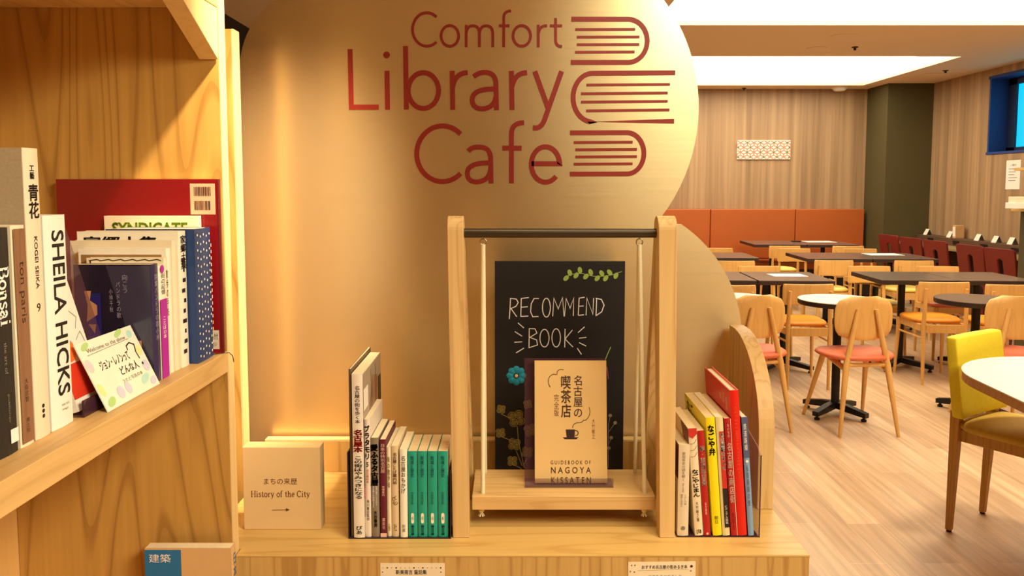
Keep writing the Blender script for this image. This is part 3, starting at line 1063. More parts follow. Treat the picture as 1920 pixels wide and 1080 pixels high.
def p_dots(m, S, L, R, w, h, d):
    for i in range(5):
        for j in range(17):
            m.disc(S, w * (.10 + .19 * i), h * (.05 + .0565 * j) - (0.003 if i % 2 else 0), 0.0022, mat=0, n=8)
    for j in range(16):
        m.rect(S, w * .94, h * (.1 + .05 * j), w * .985, h * (.125 + .05 * j), 1)


def p_synd(m, S, L, R, w, h, d):
    m.text(L, 'SYNDICATE', d * .08, h * .865, d * .88, h * .955, 0, bold=0.035)
    m.rect(L, d * .01, h * .695, d * .98, h * .715, 1)
    m.text(S, 'SYNDICATE', w * .2, h * .4, w * .8, h * .9, 1, way='r')


def p_lp(m, S, L, R, w, h, d):
    m.rect(L, d * .83, h * .80, d * .985, h * .975, 0)
    for row, b in ((0, .905), (1, .825)):
        x = .855
        random.seed(11 + row)
        while x < .955:
            ww = random.choice((.002, .003, .005))
            m.rect(L, d * x, h * b, d * (x + ww), h * (b + .052), 1, 0.0003)
            x += ww + random.choice((.002, .003, .004))
    m.rect(L, d * .905, h * .025, d * .985, h * .135, 2)
    m.text(L, 'よみきかせ', d * .912, h * .08, d * .978, h * .12, 3, 0.0003)
    m.text(L, 'ください', d * .918, h * .04, d * .97, h * .07, 3, 0.0003)


GX = -0.550
shelf_book('dark navy book in a glossy plastic sleeve with peach figures', 1.196, 1.219, 1.283, 0.118, GX, spine=plain('navy_spine', (52, 44, 84), 0.25), left=NAVYC, prints=p_navy, pmats=(NAVYL, BLUEP, PEACH, LAV))
shelf_book('white paperback with a magenta band around its lower spine', 1.220, 1.244, 1.279, 0.120, GX, spine=IVORY, prints=p_magenta, pmats=(MAG, INK, WHITE_INK))
shelf_book('cream paperback with an inked sketch along its top edge', 1.245, 1.258, 1.289, 0.122, GX - 0.002, spine=CREAM, prints=p_sketch, pmats=(INK, plain('tan_print', (150, 120, 70), 0.6)))
shelf_book('book with a brown map band behind the sketch paperback', 1.259, 1.276, 1.303, 0.140, GX - 0.004, spine=IVORY, prints=p_map, pmats=(plain('map_brown', (150, 112, 60), 0.6, noise=0.4, nscale=60), BROWN_INK))
shelf_book('plain cream paperback between the map book and the dark titled one', 1.277, 1.296, 1.314, 0.165, GX - 0.002, spine=CREAM)
shelf_book('ivory book with a row of dark characters along its top', 1.297, 1.326, 1.328, 0.166, GX, spine=IVORY, prints=p_dark_title, pmats=(plain('dark_title', (44, 20, 20), 0.6),))
shelf_book('thick dark blue book dotted with small white points', 1.330, 1.398, 1.330, 0.150, -0.536, spine=plain('dotted_blue_cover', (34, 62, 112), 0.45), prints=p_dots, pmats=(WHITE_INK, CREAM))
shelf_book('cream book with green capital letters behind the dotted blue book', 1.401, 1.411, 1.350, 0.168, -0.556, spine=CREAM, prints=p_synd, pmats=(plain('leaf_green_ink', (146, 182, 40), 0.5), INK))
shelf_book('big square dark red album with two barcode stickers', 1.4135, 1.4285, 1.415, 0.288, -0.526, spine=plain('album_spine', (90, 14, 20), 0.3), left=plain('album_red', (132, 16, 22), 0.3, noise=0.1, nscale=5), prints=p_lp,
           pmats=(plain('pale_pink_sticker', (226, 176, 140), 0.6), INK, plain('white_sticker', (214, 200, 176), 0.6), INK))
# thin ribbon marker hanging over the shelf edge
q = onX(395, 663, -0.522)
tag(MB().tube([(-0.545, 1.39, SH + 0.0016), (-0.53, 1.405, SH + 0.0018), (-0.512, 1.41, SH + 0.0024), (-0.5065, 1.412, SH - 0.004), (-0.5062, 1.416, SH - 0.016)], 0.0008, 6).build('ribbon_marker', INK), 'thin dark ribbon hanging over the shelf edge by the red album', 'ribbon')


def p_low(m, S, L, R, w, h, d):
    m.rect(L, d * 0.0, h * .55, d * .42, h * .985, 0)
    m.text(L, '建築', d * .05, h * .88, d * .3, h * .95, 1, 0.0003)
    m.text(S, '日本の建築', w * .2, h * .4, w * .8, h * .95, 0, way='v', bold=0.01)


book('beige and blue book on the lower shelf, only its top showing', 0.022, 0.225, 0.158, (-0.512, 1.392, 0.5203), R90, spine=plain('beige_cover', (216, 176, 120), 0.5), prints=p_low, pmats=(plain('cobalt_panel', (30, 112, 168), 0.5), WHITE_INK))

# ------------------------------------------------------------------ block sign on the counter
q0, q1 = onZ(458, 993, CZ), onZ(603, 991, CZ)
by = q0.y
bz = onY(520, 839, by).z - CZ
bl = thing('block_sign', 'cream block sign with a printed title and an arrow pointing right', 'sign', (q0.x, by, CZ + 0.0003))
bw = q1.x - q0.x
CARDB = plain('cream_block', (228, 196, 140), 0.7, noise=0.03)
MB().box(0, bw, 0, 0.036, 0, bz).build('block', CARDB, bl, 0.0008)
Kf = Frame((0, -0.0005, 0), (1, 0, 0), (0, 0, 1))


def BP(x, y):                                             # tracing coordinates (5.4x crop at 440,810)
    p = onY(440 + x / 5.4, 810 + y / 5.4, by)
    return (p.x - q0.x, p.z - CZ)


m = MB()
a, b = BP(298, 532), BP(632, 468)
m.text(Kf, 'まちの来歴', a[0], a[1], b[0], b[1])
a, b = BP(168, 658), BP(765, 598)
serif(m, Kf, 'History of the City', a[0], a[1], b[0], b[1], 0.0006, 0.0009)
a, b = BP(378, 792), BP(560, 788)
m.stroke(Kf, [a, (b[0] - 0.005, b[1])], 0.0011)
m.poly(Kf, [(b[0] - 0.008, b[1] + 0.0035), (b[0] - 0.008, b[1] - 0.0035), (b[0], b[1])])
m.build('lettering', BROWN_INK, bl)

# ------------------------------------------------------------------ books left of the swing
BY = onZ(760, 1006, CZ + 0.002).y
BOOKEND = plain('dark_bookend', (48, 34, 44), 0.3)
xa, xb = onY(658, 1000, BY).x, onY(844.5, 1000, BY).x
be = thing('bookend', 'dark bookend tray under the row of books left of the swing', 'bookend', (0, 0, 0))
MB().box(xa - 0.002, xb, BY - 0.006, BY + 0.14, CZ + 0.0003, CZ + 0.0018).build('base', BOOKEND, be)
MB().box(xa - 0.004, xa - 0.002, BY - 0.006, BY + 0.15, CZ + 0.0003, CZ + 0.175).build('upright', BOOKEND, be)
MB().box(xb - 0.0002, xb + 0.0016, BY - 0.006, BY + 0.13, CZ + 0.0003, CZ + 0.13).build('upright', BOOKEND, be)
ZB = CZ + 0.0021


def row_book(label, px0, px1, ytop, d, lean=0.0, yoff=0.0, **k):
    y = BY + yoff
    x0, x1 = onY(px0, 1004, y).x, onY(px1, 1004, y).x
    h = onY((px0 + px1) / 2, ytop, y).z - ZB
    k.setdefault('group', 'books standing left of the swing' if px0 < 960 else 'books standing right of the swing')
    return book(label, (x1 - x0) * 0.965, h / math.cos(lean), d, (x0, y, ZB), 0, lean, **k)


def p_mag(m, S, L, R, w, h, d):
    m.text(S, '名古屋の街を歩く本', w * .25, h * .70, w * .75, h * .93, 0, way='v', bold=0.01)
    m.text(S, '名古屋本', w * .08, h * .525, w * .92, h * .665, 1, way='v', bold=0.04)
    m.text(S, 'この街はやみつきになる', w * .12, h * .24, w * .88, h * .505, 0, way='v', bold=0.02)
    m.text(S, 'ぴあ', w * .2, h * .02, w * .8, h * .075, 0, way='v', bold=0.02)
    # printed cover: photograph of a dark drink glass over beige
    m.rect(R, 0.0, h * .02, d, h * .995, 2)
    m.poly(R, [(0, h * .30), (d * .28, h * .30), (d * .28, h * .72), (0, h * .72)], 3, 0.0002)
    m.poly(R, [(d * .82, h * .52), (d, h * .52), (d, h * .86), (d * .80, h * .86)], 3, 0.0002)
    m.poly(R, [(d * .25, h * .66), (d * .5, h * .92), (d * .8, h * .88), (d * .82, h * .66)], 4, 0.0003)
    m.poly(R, [(d * .25, h * .54), (d * .7, h * .70), (d * .86, h * .70), (d * .86, h * .54)], 5, 0.0004)
    m.rect(R, d * .02, h * .77, d * .25, h * .90, 6, 0.0004)
    for k in range(4):
        m.stroke(R, [(d * (.45 + .12 * k), h * .67), (d * (.42 + .12 * k), h * .97)], 0.0025, 5 if k % 2 else 3, 0.0005)
    m.poly(R, [(0, h * .02), (d * .5, h * .02), (d * .5, h * .22), (0, h * .12)], 6, 0.0002)
    m.rect(R, 0, h * .24, d * .16, h * .31, 1, 0.0005)


row_book('thin brown edged magazine at the left end of the counter row', 658.5, 663, 692, 0.215, spine=plain('olive_brown_spine', (96, 74, 40), 0.5), pages=PAGES, name='magazine')
row_book('tall white spined magazine with a brown photo cover', 664, 685, 701, 0.205, yoff=-0.004, spine=plain('magazine_white', (238, 228, 210), 0.4), prints=p_mag, name='magazine',
         pmats=(INK, RED_INK, plain('cover_taupe', (176, 160, 136), 0.4), plain('cover_dark', (46, 26, 24), 0.4), plain('cover_brown', (150, 112, 84), 0.4, noise=0.4, nscale=30), plain('cover_rose', (222, 190, 164), 0.4), PAPER))


def p_bura(m, S, L, R, w, h, d):
    m.text(S, 'ブラタモリ', w * .02, h * .66, w * .98, h * .95, 0, way='v', bold=0.04)
    m.text(S, '5', w * .3, h * .60, w * .7, h * .64, 0, bold=0.02)
    m.text(S, '名古屋岐阜', w * .25, h * .46, w * .75, h * .58, 1, way='v')
    m.text(S, '角川書店監修', w * .25, h * .14, w * .75, h * .32, 0, way='v')


def p_grey(m, S, L, R, w, h, d):
    m.text(S, '愛ふるタ古暦', w * .0, h * .52, w * .95, h * .94, 0, way='v', bold=0.05)
    m.text(S, '名古屋の古地図をよむ', w * .15, h * .30, w * .42, h * .52, 1, way='v')
    m.text(S, '街角の暮らしと人びと', w * .55, h * .32, w * .82, h * .52, 1, way='v')
    m.text(S, '水谷書房', w * .3, h * .1, w * .75, h * .27, 0, way='v', bold=0.03)


def p_maroon(m, S, L, R, w, h, d):
    m.rect(S, 0, 0, w, h * .04, 1)
    m.text(S, '日本の特別名古屋', w * .12, h * .66, w * .88, h * .96, 1, way='v', bold=0.02)
    m.text(S, '地理案内', w * .3, h * .42, w * .75, h * .53, 1, way='v')
    m.text(S, '講談社', w * .3, h * .08, w * .75, h * .2, 1, way='v')


def p_plain(title, c=0, lo=.4, hi=.93, foot='文庫'):
    def f(m, S, L, R, w, h, d):
        m.text(S, title, w * .2, h * lo, w * .8, h * hi, c, way='v', bold=0.015)
        m.text(S, foot, w * .25, h * .06, w * .75, h * .15, c, way='v')
    return f


def p_tan(m, S, L, R, w, h, d):
    p_plain('名古屋ことば案内帖', 0, .58, .93, '社')(m, S, L, R, w, h, d)
    for k, (a, b) in enumerate([(.3, .42), (.6, .43), (.5, .39)]):
        m.stroke(S, [(w * a + 0.002 * math.cos(t), h * b + 0.0035 * math.sin(t)) for t in [k + 4.6 * i / 10 for i in range(11)]], 0.0009, 0)
    m.stroke(S, bez((w * .2, h * .38), (w * .55, h * .33), (w * .9, h * .38)), 0.0011, 0)


def p_teal(m, S, L, R, w, h, d):
    m.text(S, '街道と歴史', w * .3, h * .70, w * .7, h * .95, 0, way='v', bold=0.01)
    m.text(S, '司馬遼太郎', w * .32, h * .38, w * .62, h * .53, 0, way='v')
    pts_ = arc(w * .48, h * .265, w * .16, w * .16, 0, 180, 8) + arc(w * .48, h * .175, w * .16, w * .16, 180, 360, 8)
    m.poly(S, pts_, 1)
    m.text(S, '43', w * .38, h * .20, w * .58, h * .24, 0, 0.0003, way='h')
    m.text(S, '朝日文庫', w * .32, h * .02, w * .66, h * .14, 0, way='v', bold=0.03)


row_book('slim white paperback with bold black katakana next to the tall magazine', 686, 697, 786, 0.15, spine=plain('white_paperback', (236, 222, 206), 0.5), prints=p_bura, pmats=(INK, RED_INK))
row_book('grey spined book with black brush lettering', 697.5, 712.5, 821, 0.13, spine=plain('grey_cover', (138, 124, 104), 0.6), prints=p_grey, pmats=(INK, WHITE_INK))
row_book('slim maroon spined book', 714, 726, 824, 0.13, spine=plain('maroon_cover', (98, 22, 44), 0.5), prints=p_maroon, pmats=(INK, PINK_INK))
row_book('narrow cream paperback right of the maroon book', 726.5, 735, 838, 0.13, yoff=0.002, spine=CREAM, prints=p_plain('味の散歩帖', 0, .55, .9, '画'), pmats=(plain('olive_ink', (150, 140, 60), 0.6),))
row_book('tan paperback with a small round drawing on its spine', 735.5, 749, 836, 0.13, yoff=0.001, spine=plain('tan_cover', (222, 198, 156), 0.6), prints=p_tan, pmats=(BROWN_INK,))
row_book('plain ivory paperback beside the teal books', 751, 765, 842, 0.115, yoff=-0.002, spine=IVORY, prints=p_plain('名古屋おもかげ', 0, .5, .93, '新書'), pmats=(GREY_INK,))
TEALC = plain('teal_cover', (26, 160, 134), 0.5, noise=0.04)
TEAL_INK = plain('dark_teal_ink', (14, 84, 92), 0.5)
for (a, b, lab) in [(766, 783.5, 'first teal paperback, touching the ivory one'), (784.5, 802, 'second teal paperback from the left of four'), (803, 821, 'third teal paperback from the left of four'), (822, 841, 'fourth teal paperback, nearest the swing stand')]:
    row_book(lab, a, b, 846, 0.108, spine=TEALC, right=IVORY, pages=PAGES_D, prints=p_teal, pmats=(TEAL_INK, IVORY), group='teal paperbacks in the counter row')

# ------------------------------------------------------------------ books right of the swing
BY = onZ(1350, 1004, CZ + 0.002).y
xa, xb = onY(1272, 1000, BY).x, onY(1421, 1000, BY).x
be = thing('bookend', 'smoked plastic bookend holding the leaning red and yellow books', 'bookend', (0, 0, 0))
MB().box(xa - 0.004, xb, BY - 0.004, BY + 0.135, CZ + 0.0003, CZ + 0.0018).build('base', SMOKE_D, be)
zt_ = onY(1424, 838, BY + 0.01).z
MB().prism([(xb, BY - 0.004, CZ + 0.0003), (xb, BY + 0.12, CZ + 0.0003), (xb, BY + 0.12, zt_ + 0.02), (xb, BY + 0.02, zt_), (xb, BY - 0.004, zt_ - 0.012)], (0.0022, 0, 0)).build('upright', CLEAR, be)
MB().box(xb + 0.0001, xb + 0.0023, BY - 0.0052, BY - 0.0041, CZ + 0.0003, zt_ - 0.012).build('front_edge', SMOKE_D, be)
LN = -math.radians(4.6)


def p_white2(m, S, L, R, w, h, d):
    m.text(S, '愛知県史の謎を解く', w * .3, h * .60, w * .62, h * .92, 0, way='v')
    m.text(S, '街かどの百科', w * .35, h * .48, w * .55, h * .58, 0, way='v')
    m.text(S, '歴史と文化と', w * .2, h * .32, w * .45, h * .46, 0, way='v')
    m.text(S, 'くらしの本', w * .55, h * .34, w * .8, h * .46, 0, way='v')
    m.disc(S, w * .5, h * .085, 0.0042, mat=0)
    m.rect(L, d - 0.03, h * .62, d, h * .99, 1)


def p_nago(m, S, L, R, w, h, d):
    m.poly(S, [(0, h), (w, h), (w, h * .945), (w * .45, h * .905), (0, h * .93)], 1)
    m.text(S, 'なごやじまん', w * .08, h * .36, w * .92, h * .62, 0, way='v', bold=0.03)
    m.text(S, '大竹敏之著', w * .3, h * .13, w * .65, h * .32, 0, way='v')
    m.text(S, 'ぴあ', w * .2, h * .02, w * .8, h * .06, 0, bold=0.02)
    for k in range(3):
        m.stroke(S, bez((w * .1, h * (.86 - .06 * k)), (w * .6, h * (.84 - .06 * k)), (w * .9, h * (.9 - .06 * k))), 0.0009, 2)
    m.poly(L, [(d * .55, h * .99), (d, h * .99), (d, h * .70), (d * .7, h * .80)], 3)


def p_red1(m, S, L, R, w, h, d):
    m.text(S, '続・東海珍百景', w * .12, h * .48, w * .88, h * .86, 0, way='v', bold=0.04)
    m.text(S, '名古屋発', w * .35, h * .2, w * .65, h * .32, 0, way='v')
    m.disc(S, w * .5, h * .02, 0.0022, mat=0)


def p_yel(m, S, L, R, w, h, d):
    m.text(S, 'なごや弁', w * .1, h * .68, w * .85, h * .94, 0, way='v', bold=0.04)
    m.text(S, '朝日', w * .25, h * .10, w * .7, h * .17, 0, way='v')
    m.text(L, 'なご', d * .1, h * .86, d * .4, h * .97, 0, bold=0.02)


def p_black_red(m, S, L, R, w, h, d):
    m.rect(S, w * .35, h * .07, w, h * .88, 1)
    m.rect(S, w * .35, h * .07, w, h * .40, 0, 0.0002)
    m.text(S, '名古屋駅のすべて', w * .42, h * .55, w * 1.0, h * .87, 2, 0.0004, way='v', bold=0.05)
    m.text(S, 'ビジュアル図鑑', w * .48, h * .10, w * .85, h * .26, 2, 0.0004, way='v', bold=0.02)


def p_red2(m, S, L, R, w, h, d):
    m.text(S, 'あいちの', w * .3, h * .84, w * .7, h * .96, 0, way='v', bold=0.02)
    m.text(S, '名古屋の商店街', w * .12, h * .28, w * .88, h * .80, 0, way='v', bold=0.02)
    m.text(S, '風媒社', w * .3, h * .05, w * .7, h * .2, 1, way='v')
    m.rect(S, w * .9, 0, w, h, 0)


def p_red3(m, S, L, R, w, h, d):
    m.text(L, '帖', d * .60, h * .88, d * .68, h * .93, 0)
    m.text(L, '名古屋', d * .72, h * .87, d * .79, h * .95, 0, way='v')
    m.text(L, '名品', d * .82, h * .84, d * .90, h * .93, 0, way='v')
    m.text(S, '名古屋名品帖', w * .3, h * .4, w * .7, h * .9, 1, way='v')


def p_blue(m, S, L, R, w, h, d):
    m.rect(S, 0, h * .66, w, h, 1)
    m.text(S, '鉄道路線', w * .2, h * .72, w * .75, h * .95, 2, 0.0003, way='v')
    m.disc(S, w * .5, h * .63, w * .25, mat=2)
    m.text(S, '私鉄廃線の旅', w * .25, h * .25, w * .7, h * .6, 1, way='v')


REDB = plain('bright_red_cover', (222, 28, 14), 0.35, noise=0.03)
REDD = plain('deep_red_cover', (180, 22, 24), 0.5, noise=0.04)
row_book('small ivory paperback standing right of the swing stand', 1270, 1291, 833, 0.12, spine=plain('ivory_grey_cover', (226, 206, 172), 0.6), left=CREAM, pages=PAGES_D, prints=p_white2, pmats=(GREY_INK, plain('wine_panel', (110, 20, 30), 0.5)))
for args in [
    ('leaning cream book with a red tip on its spine', 1303, 1319, 803, 0.15, dict(spine=plain('cream_drawn_cover', (238, 218, 180), 0.5), prints=p_nago, pages=PAGES_D, pmats=(INK, RED_INK, GREY_INK, plain('brown_illustration', (120, 60, 40), 0.5)))),
    ('leaning red paperback left of the yellow book', 1320, 1333, 808, 0.15, dict(spine=REDD, left=IVORY, pages=PAGES_D, prints=p_red1, pmats=(PINK_INK,))),
    ('leaning bright yellow book', 1337, 1354, 783, 0.19, dict(spine=plain('bright_yellow_cover', (246, 226, 10), 0.4), pages=PAGES_D, prints=p_yel, pmats=(plain('green_black_ink', (60, 60, 10), 0.5),))),
    ('leaning cream book with a black and red title strip', 1355, 1369, 782, 0.19, dict(spine=plain('khaki_cream_cover', (232, 216, 160), 0.5), prints=p_black_red, pmats=(INK, RED_INK, WHITE_INK))),
    ('leaning red paperback with pink characters left of the tallest red book', 1371, 1383, 785, 0.19, dict(spine=REDD, pages=PAGES_D, prints=p_red2, pmats=(PINK_INK, plain('dark_red_ink', (120, 10, 10), 0.5)))),
    ('tallest bright red book, leaning', 1384, 1401, 732, 0.20, dict(spine=REDB, hard=True, prints=p_red3, pmats=(PINK_INK, plain('orange_red_ink', (236, 70, 40), 0.5)))),
    ('slim pale blue book against the clear bookend', 1403, 1414, 782, 0.17, dict(spine=plain('pale_blue_cover', (130, 166, 200), 0.4), left=plain('plum_cover', (120, 36, 50), 0.5), prints=p_blue, pmats=(plain('violet_grey', (150, 130, 150), 0.5), plain('slate_ink', (84, 92, 130), 0.5), PAPER))),
]:
    lab, a, b, yt, d, kw = args
    o = row_book(lab, a, b, yt, d, LN, **kw)
    o.location.z += 0.0

# ------------------------------------------------------------------ swing stand
sw = thing('swing_stand', 'small oak swing stand with rope hung board on the counter', 'display stand')
y0 = onZ(1250, 1009, CZ).y
zt = onY(1250, 405, y0 + 0.02).z


def stand_side(xa0, xa1, xb0, xb1):
    """front upright and raked rear leg; x given at the foot (a) and at the top (b)"""
    r = 0.026
    front = [(y0, CZ + 0.0003), (y0 + 0.036, CZ + 0.0003), (y0 + 0.05, zt - 0.09), (y0 + 2 * r, zt - r)] + [(y0 + r + r * math.cos(t), zt - r + r * math.sin(t)) for t in [PI * i / 14 for i in range(1, 14)]] + [(y0, zt - r)]

    def place(pr):
        f0, f1 = [], []
        for y, z in pr:
            k = (z - CZ) / (zt - CZ)
            f0.append((xa0 + (xb0 - xa0) * k, y, z))
            f1.append((xa1 + (xb1 - xa1) * k, y, z))
        n = len(f0)
        m_ = MB()
        m_.add(f0 + f1, [tuple(range(n)), tuple(range(2 * n - 1, n - 1, -1))])
        o_ = len(m_.v) - 2 * n
        for i in range(n):
            j = (i + 1) % n
            m_.f.append((i, n + i, n + j, j))
            m_.m.append(0)
            m_.s.append(False)
        return m_
    place(front).build('leg', OAK_STAND, sw, 0.0012)
    rear = [(y0 + 0.2, CZ + 0.0003), (y0 + 0.244, CZ + 0.0003), (y0 + 0.0535, zt - 0.03), (y0 + 0.0515, zt - 0.12)]
    place(rear).build('leg', OAK_STAND, sw, 0.0012)


P = lambda px, py, y=None: onY(px, py, y or y0)
stand_side(P(849, 1008).x, P(880, 1008).x, P(838, 410).x, P(868, 410).x)
stand_side(P(1237, 1008).x, P(1265, 1008).x, P(1235, 410).x, P(1270, 410).x)
yb = y0 + 0.028
zb = P(1050, 437, yb).z
MB().tube([(P(866, 437, yb).x, yb, zb), (P(1238, 437, yb).x, yb, zb)], 0.0091, 20).build('crossbar', plain('dark_bronze_bar', (70, 58, 40), 0.35, 0.4), sw)
# hanging board
ZS = 0.776
sy0, sy1 = onZ(1050, 931, ZS).y, onZ(1050, 880, ZS).y
sx0, sx1 = onZ(885, 931, ZS).x, onZ(1229, 931, ZS).x
MB().box(sx0, sx1, sy0, sy1, ZS - 0.028, ZS).build('swing_board', OAK_STAND_X, sw, 0.001)
for hx, fx in ((906, 905), (1199, 1210)):
    X = P(hx, 456, yb).x
    hk = MB()
    hk.tube([(X + 0.0062 * math.cos(t), yb, zb - 0.0175 + 0.0062 * math.sin(t)) for t in [2 * PI * i / 20 for i in range(21)]], 0.0012, 8)
    hk.tube([(X, yb, zb - 0.005), (X, yb, zb - 0.0125)], 0.0013, 8)
    hk.build('eye_hook', STEEL, sw)
    fy, ry = sy0 + 0.018, sy1 - 0.018
    Xf = onZ(fx, 928, ZS).x
    z1 = zb - 0.022
    side = 1 if fx > 1000 else -1
    rp = MB()
    rp.tube([(X, yb - 0.002, z1), (Xf, fy, ZS - 0.001)], 0.0044, 10)
    rp.build('rope', ROPE, sw)
    rp = MB()
    rp.tube([(X, yb + 0.006, z1), (Xf - 0.001 * side, ry, ZS - 0.001)], 0.0040, 10)
    rp.build('rope', ROPE, sw)
    for yy in (fy, ry):
        kn = MB()
        kx = Xf if side > 0 else Xf - 0.003
        kn.tube([(kx, yy, ZS - 0.0281), (kx, yy, ZS - 0.032), (kx, yy, ZS - 0.037), (kx, yy, ZS - 0.040)], [0.004, 0.0066, 0.0062, 0.004], 10)
        for k in range(6):
            an = 2 * PI * k / 6
            kn.tube([(kx, yy, ZS - 0.038), (kx + 0.006 * math.cos(an), yy + 0.006 * math.sin(an), ZS - 0.048)], [0.002, 0.0012], 6)
        kn.build('rope_knot', ROPE, sw)

# ------------------------------------------------------------------ blackboard behind the swing
YK = 1.80
kb = thing('blackboard', 'black chalkboard with white handwriting and drawn flowers behind the swing', 'blackboard')
bl_, br_ = P(928, 700, YK).x, P(1170, 700, YK).x
bt = P(1050, 490, YK).z
BLK = plain('chalkboard_black', (17, 16, 18), 0.6, noise=0.15, nscale=8)
MB().box(bl_, br_, YK, YK + 0.008, CZ + 0.0003, bt).build('board', BLK, kb, 0.0008)
KF = Frame((0, YK - 0.0006, 0), (1, 0, 0), (0, 0, 1))


def C6(x, y):                                             # tracing at 3.375x from (820,380)
    q = onY(820 + x / 3.375, 380 + y / 3.375, YK)
    return (q.x, q.z)


def C7(x, y):                                             # tracing at 2.7x from (820,640)
    q = onY(820 + x / 2.7, 640 + y / 2.7, YK)
    return (q.x, q.z)


CHALK = plain('white_chalk', (252, 248, 240), 0.9, noise=0.2, nscale=200)
m = MB()
hs = [0]


def ch(pts_, w=0.0022, mat=0, T=C6):
    hs[0] += 1
    m.stroke(KF, [T(*q) for q in pts_], w, mat, 0.00001 * hs[0])


for st_ in [
    [(463, 603), (460, 670), (455, 736)], [(462, 605), (500, 610), (512, 632), (498, 655), (466, 670), (503, 722)],
    [(531, 605), (528, 720)], [(530, 606), (579, 600)], [(530, 662), (572, 658)], [(527, 720), (576, 717)],
    [(643, 606), (612, 606), (594, 640), (590, 690), (604, 722), (640, 720)],
    arc(690, 664, 25, 60, 0, 350, 18) + [(715, 664)],
    [(730, 719), (737, 603), (765, 672), (792, 600), (802, 720)],
    [(804, 719), (815, 606), (840, 668), (863, 602), (860, 716)],
    [(897, 603), (892, 713)], [(896, 604), (932, 598)], [(894, 655), (926, 653)], [(892, 713), (928, 709)],
    [(941, 713), (946, 603), (984, 706), (989, 602)],
    [(1008, 604), (1004, 714)], [(1002, 604), (1038, 612), (1055, 648), (1040, 690), (1002, 716)],
    [(582, 795), (580, 918)], [(580, 796), (618, 798), (630, 825), (585, 852), (628, 868), (634, 900), (578, 918)],
    arc(678, 857, 29, 56, 0, 350, 18) + [(707, 857)], arc(752, 855, 27, 58, 0, 350, 18) + [(779, 855)],
    [(808, 798), (806, 916)], [(855, 805), (808, 862), (858, 913)],
    [(510, 760), (548, 793)], [(490, 815), (537, 845)], [(487, 883), (537, 880)], [(498, 950), (548, 920)],
    [(932, 785), (890, 822)], [(897, 857), (943, 852)], [(897, 885), (942, 907)], [(885, 920), (912, 960)],
]:
    ch(st_)
m.build('handwriting', CHALK, kb)
LEAFG = plain('leaf_green_chalk', (158, 190, 96), 0.9, noise=0.15, nscale=200)
YELG = plain('dull_yellow_chalk', (130, 116, 56), 0.9, noise=0.25, nscale=120)
PALEC = plain('pale_chalk', (150, 138, 120), 0.9, noise=0.2, nscale=120)
PINKC = plain('pink_chalk', (150, 70, 100), 0.9, noise=0.2, nscale=120)
m = MB()
ch([(825, 462), (850, 452), (915, 447), (965, 462), (1000, 466), (1060, 465), (1110, 455), (1168, 435)], 0.0014)
for (x, y, an) in [(815, 477, 35), (838, 443, -30), (878, 460, 25), (902, 427, -20), (940, 467, 35), (970, 440, -30), (1012, 478, 30), (1040, 447, -40), (1065, 478, 25), (1090, 441, -50), (1130, 462, 15)]:
    q = C6(x, y)
    m.disc(KF, q[0], q[1], 0.0052, 0.0078, 0, 0.0004, 14, math.radians(-an - 10))
ch([(1060, 1000), (1080, 950), (1098, 912)], 0.0018)
m.build('leaf_drawing', LEAFG, kb)
m = MB()
for (x, y, r) in [(323, 343, 24), (400, 390, 46), (458, 318, 24), (320, 463, 26), (390, 520, 34), (380, 605, 28), (470, 450, 34), (455, 560, 30)]:
    for k in range(4):
        an = PI / 4 + k * PI / 2 + 0.3 * math.sin(x)
        q = C7(x + r * 0.55 * math.cos(an), y + r * 0.55 * math.sin(an))
        rr = r * 0.45 * YK / (F * 2.7)
        m.disc(KF, q[0], q[1], rr * 0.75, mat=0, h=0.0002 + 0.00002 * k, n=16)
        m.stroke(KF, [(q[0] + rr * math.cos(t), q[1] + rr * math.sin(t)) for t in [2 * PI * i / 16 for i in range(16)]], 0.0012, 1, 0.0005 + 0.00002 * k, True)
for st_ in [[(323, 367), (350, 380), (375, 390)], [(405, 430), (410, 500), (440, 640)], [(320, 480), (370, 500)], [(380, 620), (420, 640), (440, 660)], [(455, 590), (440, 620)], [(400, 555), (430, 630)]]:
    ch(st_, 0.0016, 1, C7)
m.build('flower_drawing', [YELG, plain('yellow_chalk_outline', (166, 150, 84), 0.9)], kb)
m = MB()
for (x, y) in [(875, 375), (900, 412), (880, 487), (868, 540)]:
    q = C7(x, y)
    m.disc(KF, q[0], q[1], 0.0042, mat=0, h=0.0004)
for st_ in [[(866, 640), (866, 420), (875, 380)], [(866, 460), (898, 415)], [(866, 520), (880, 490)]]:
    ch(st_, 0.0012, 0, C7)
for st_ in [[(740, 105), (752, 95), (762, 108)], [(800, 108), (830, 118), (855, 100)], [(858, 130), (866, 190)]]:
    ch(st_, 0.0022, 1, C7)
m.build('berry_drawing', [PALEC, PINKC], kb)
# blue flower with a bead
q = C7(400, 173)
fl = MB()
n = 8
FW = plain('turquoise_felt', (30, 148, 178), 0.8, noise=0.2, nscale=120)
R_ = 0.0225
for k in range(n):
    an = 2 * PI * k / n
    c_ = (q[0] + R_ * 0.62 * math.cos(an), YK - 0.0006, q[1] + R_ * 0.62 * math.sin(an))
    u = Vector((math.cos(an), 0, math.sin(an)))
    v = Vector((-math.sin(an), 0, math.cos(an)))
    rings, seg = 4, 12
    vs = []
    for i in range(rings + 1):
        f = 1 - i / rings
        for j in range(seg):
            t = 2 * PI * j / seg
            vs.append(Vector(c_) + u * (R_ * .42 * f * math.cos(t)) + v * (R_ * .36 * f * math.sin(t)) + Vector((0, -0.0005 - 0.0028 * (1 - f * f), 0)))
    fs = [(i * seg + j, i * seg + (j + 1) % seg, (i + 1) * seg + (j + 1) % seg, (i + 1) * seg + j) for i in range(rings) for j in range(seg)]
    fl.add(vs, fs, 0, True)
fo = fl.build('felt_flower', FW, kb)
bd = MB()
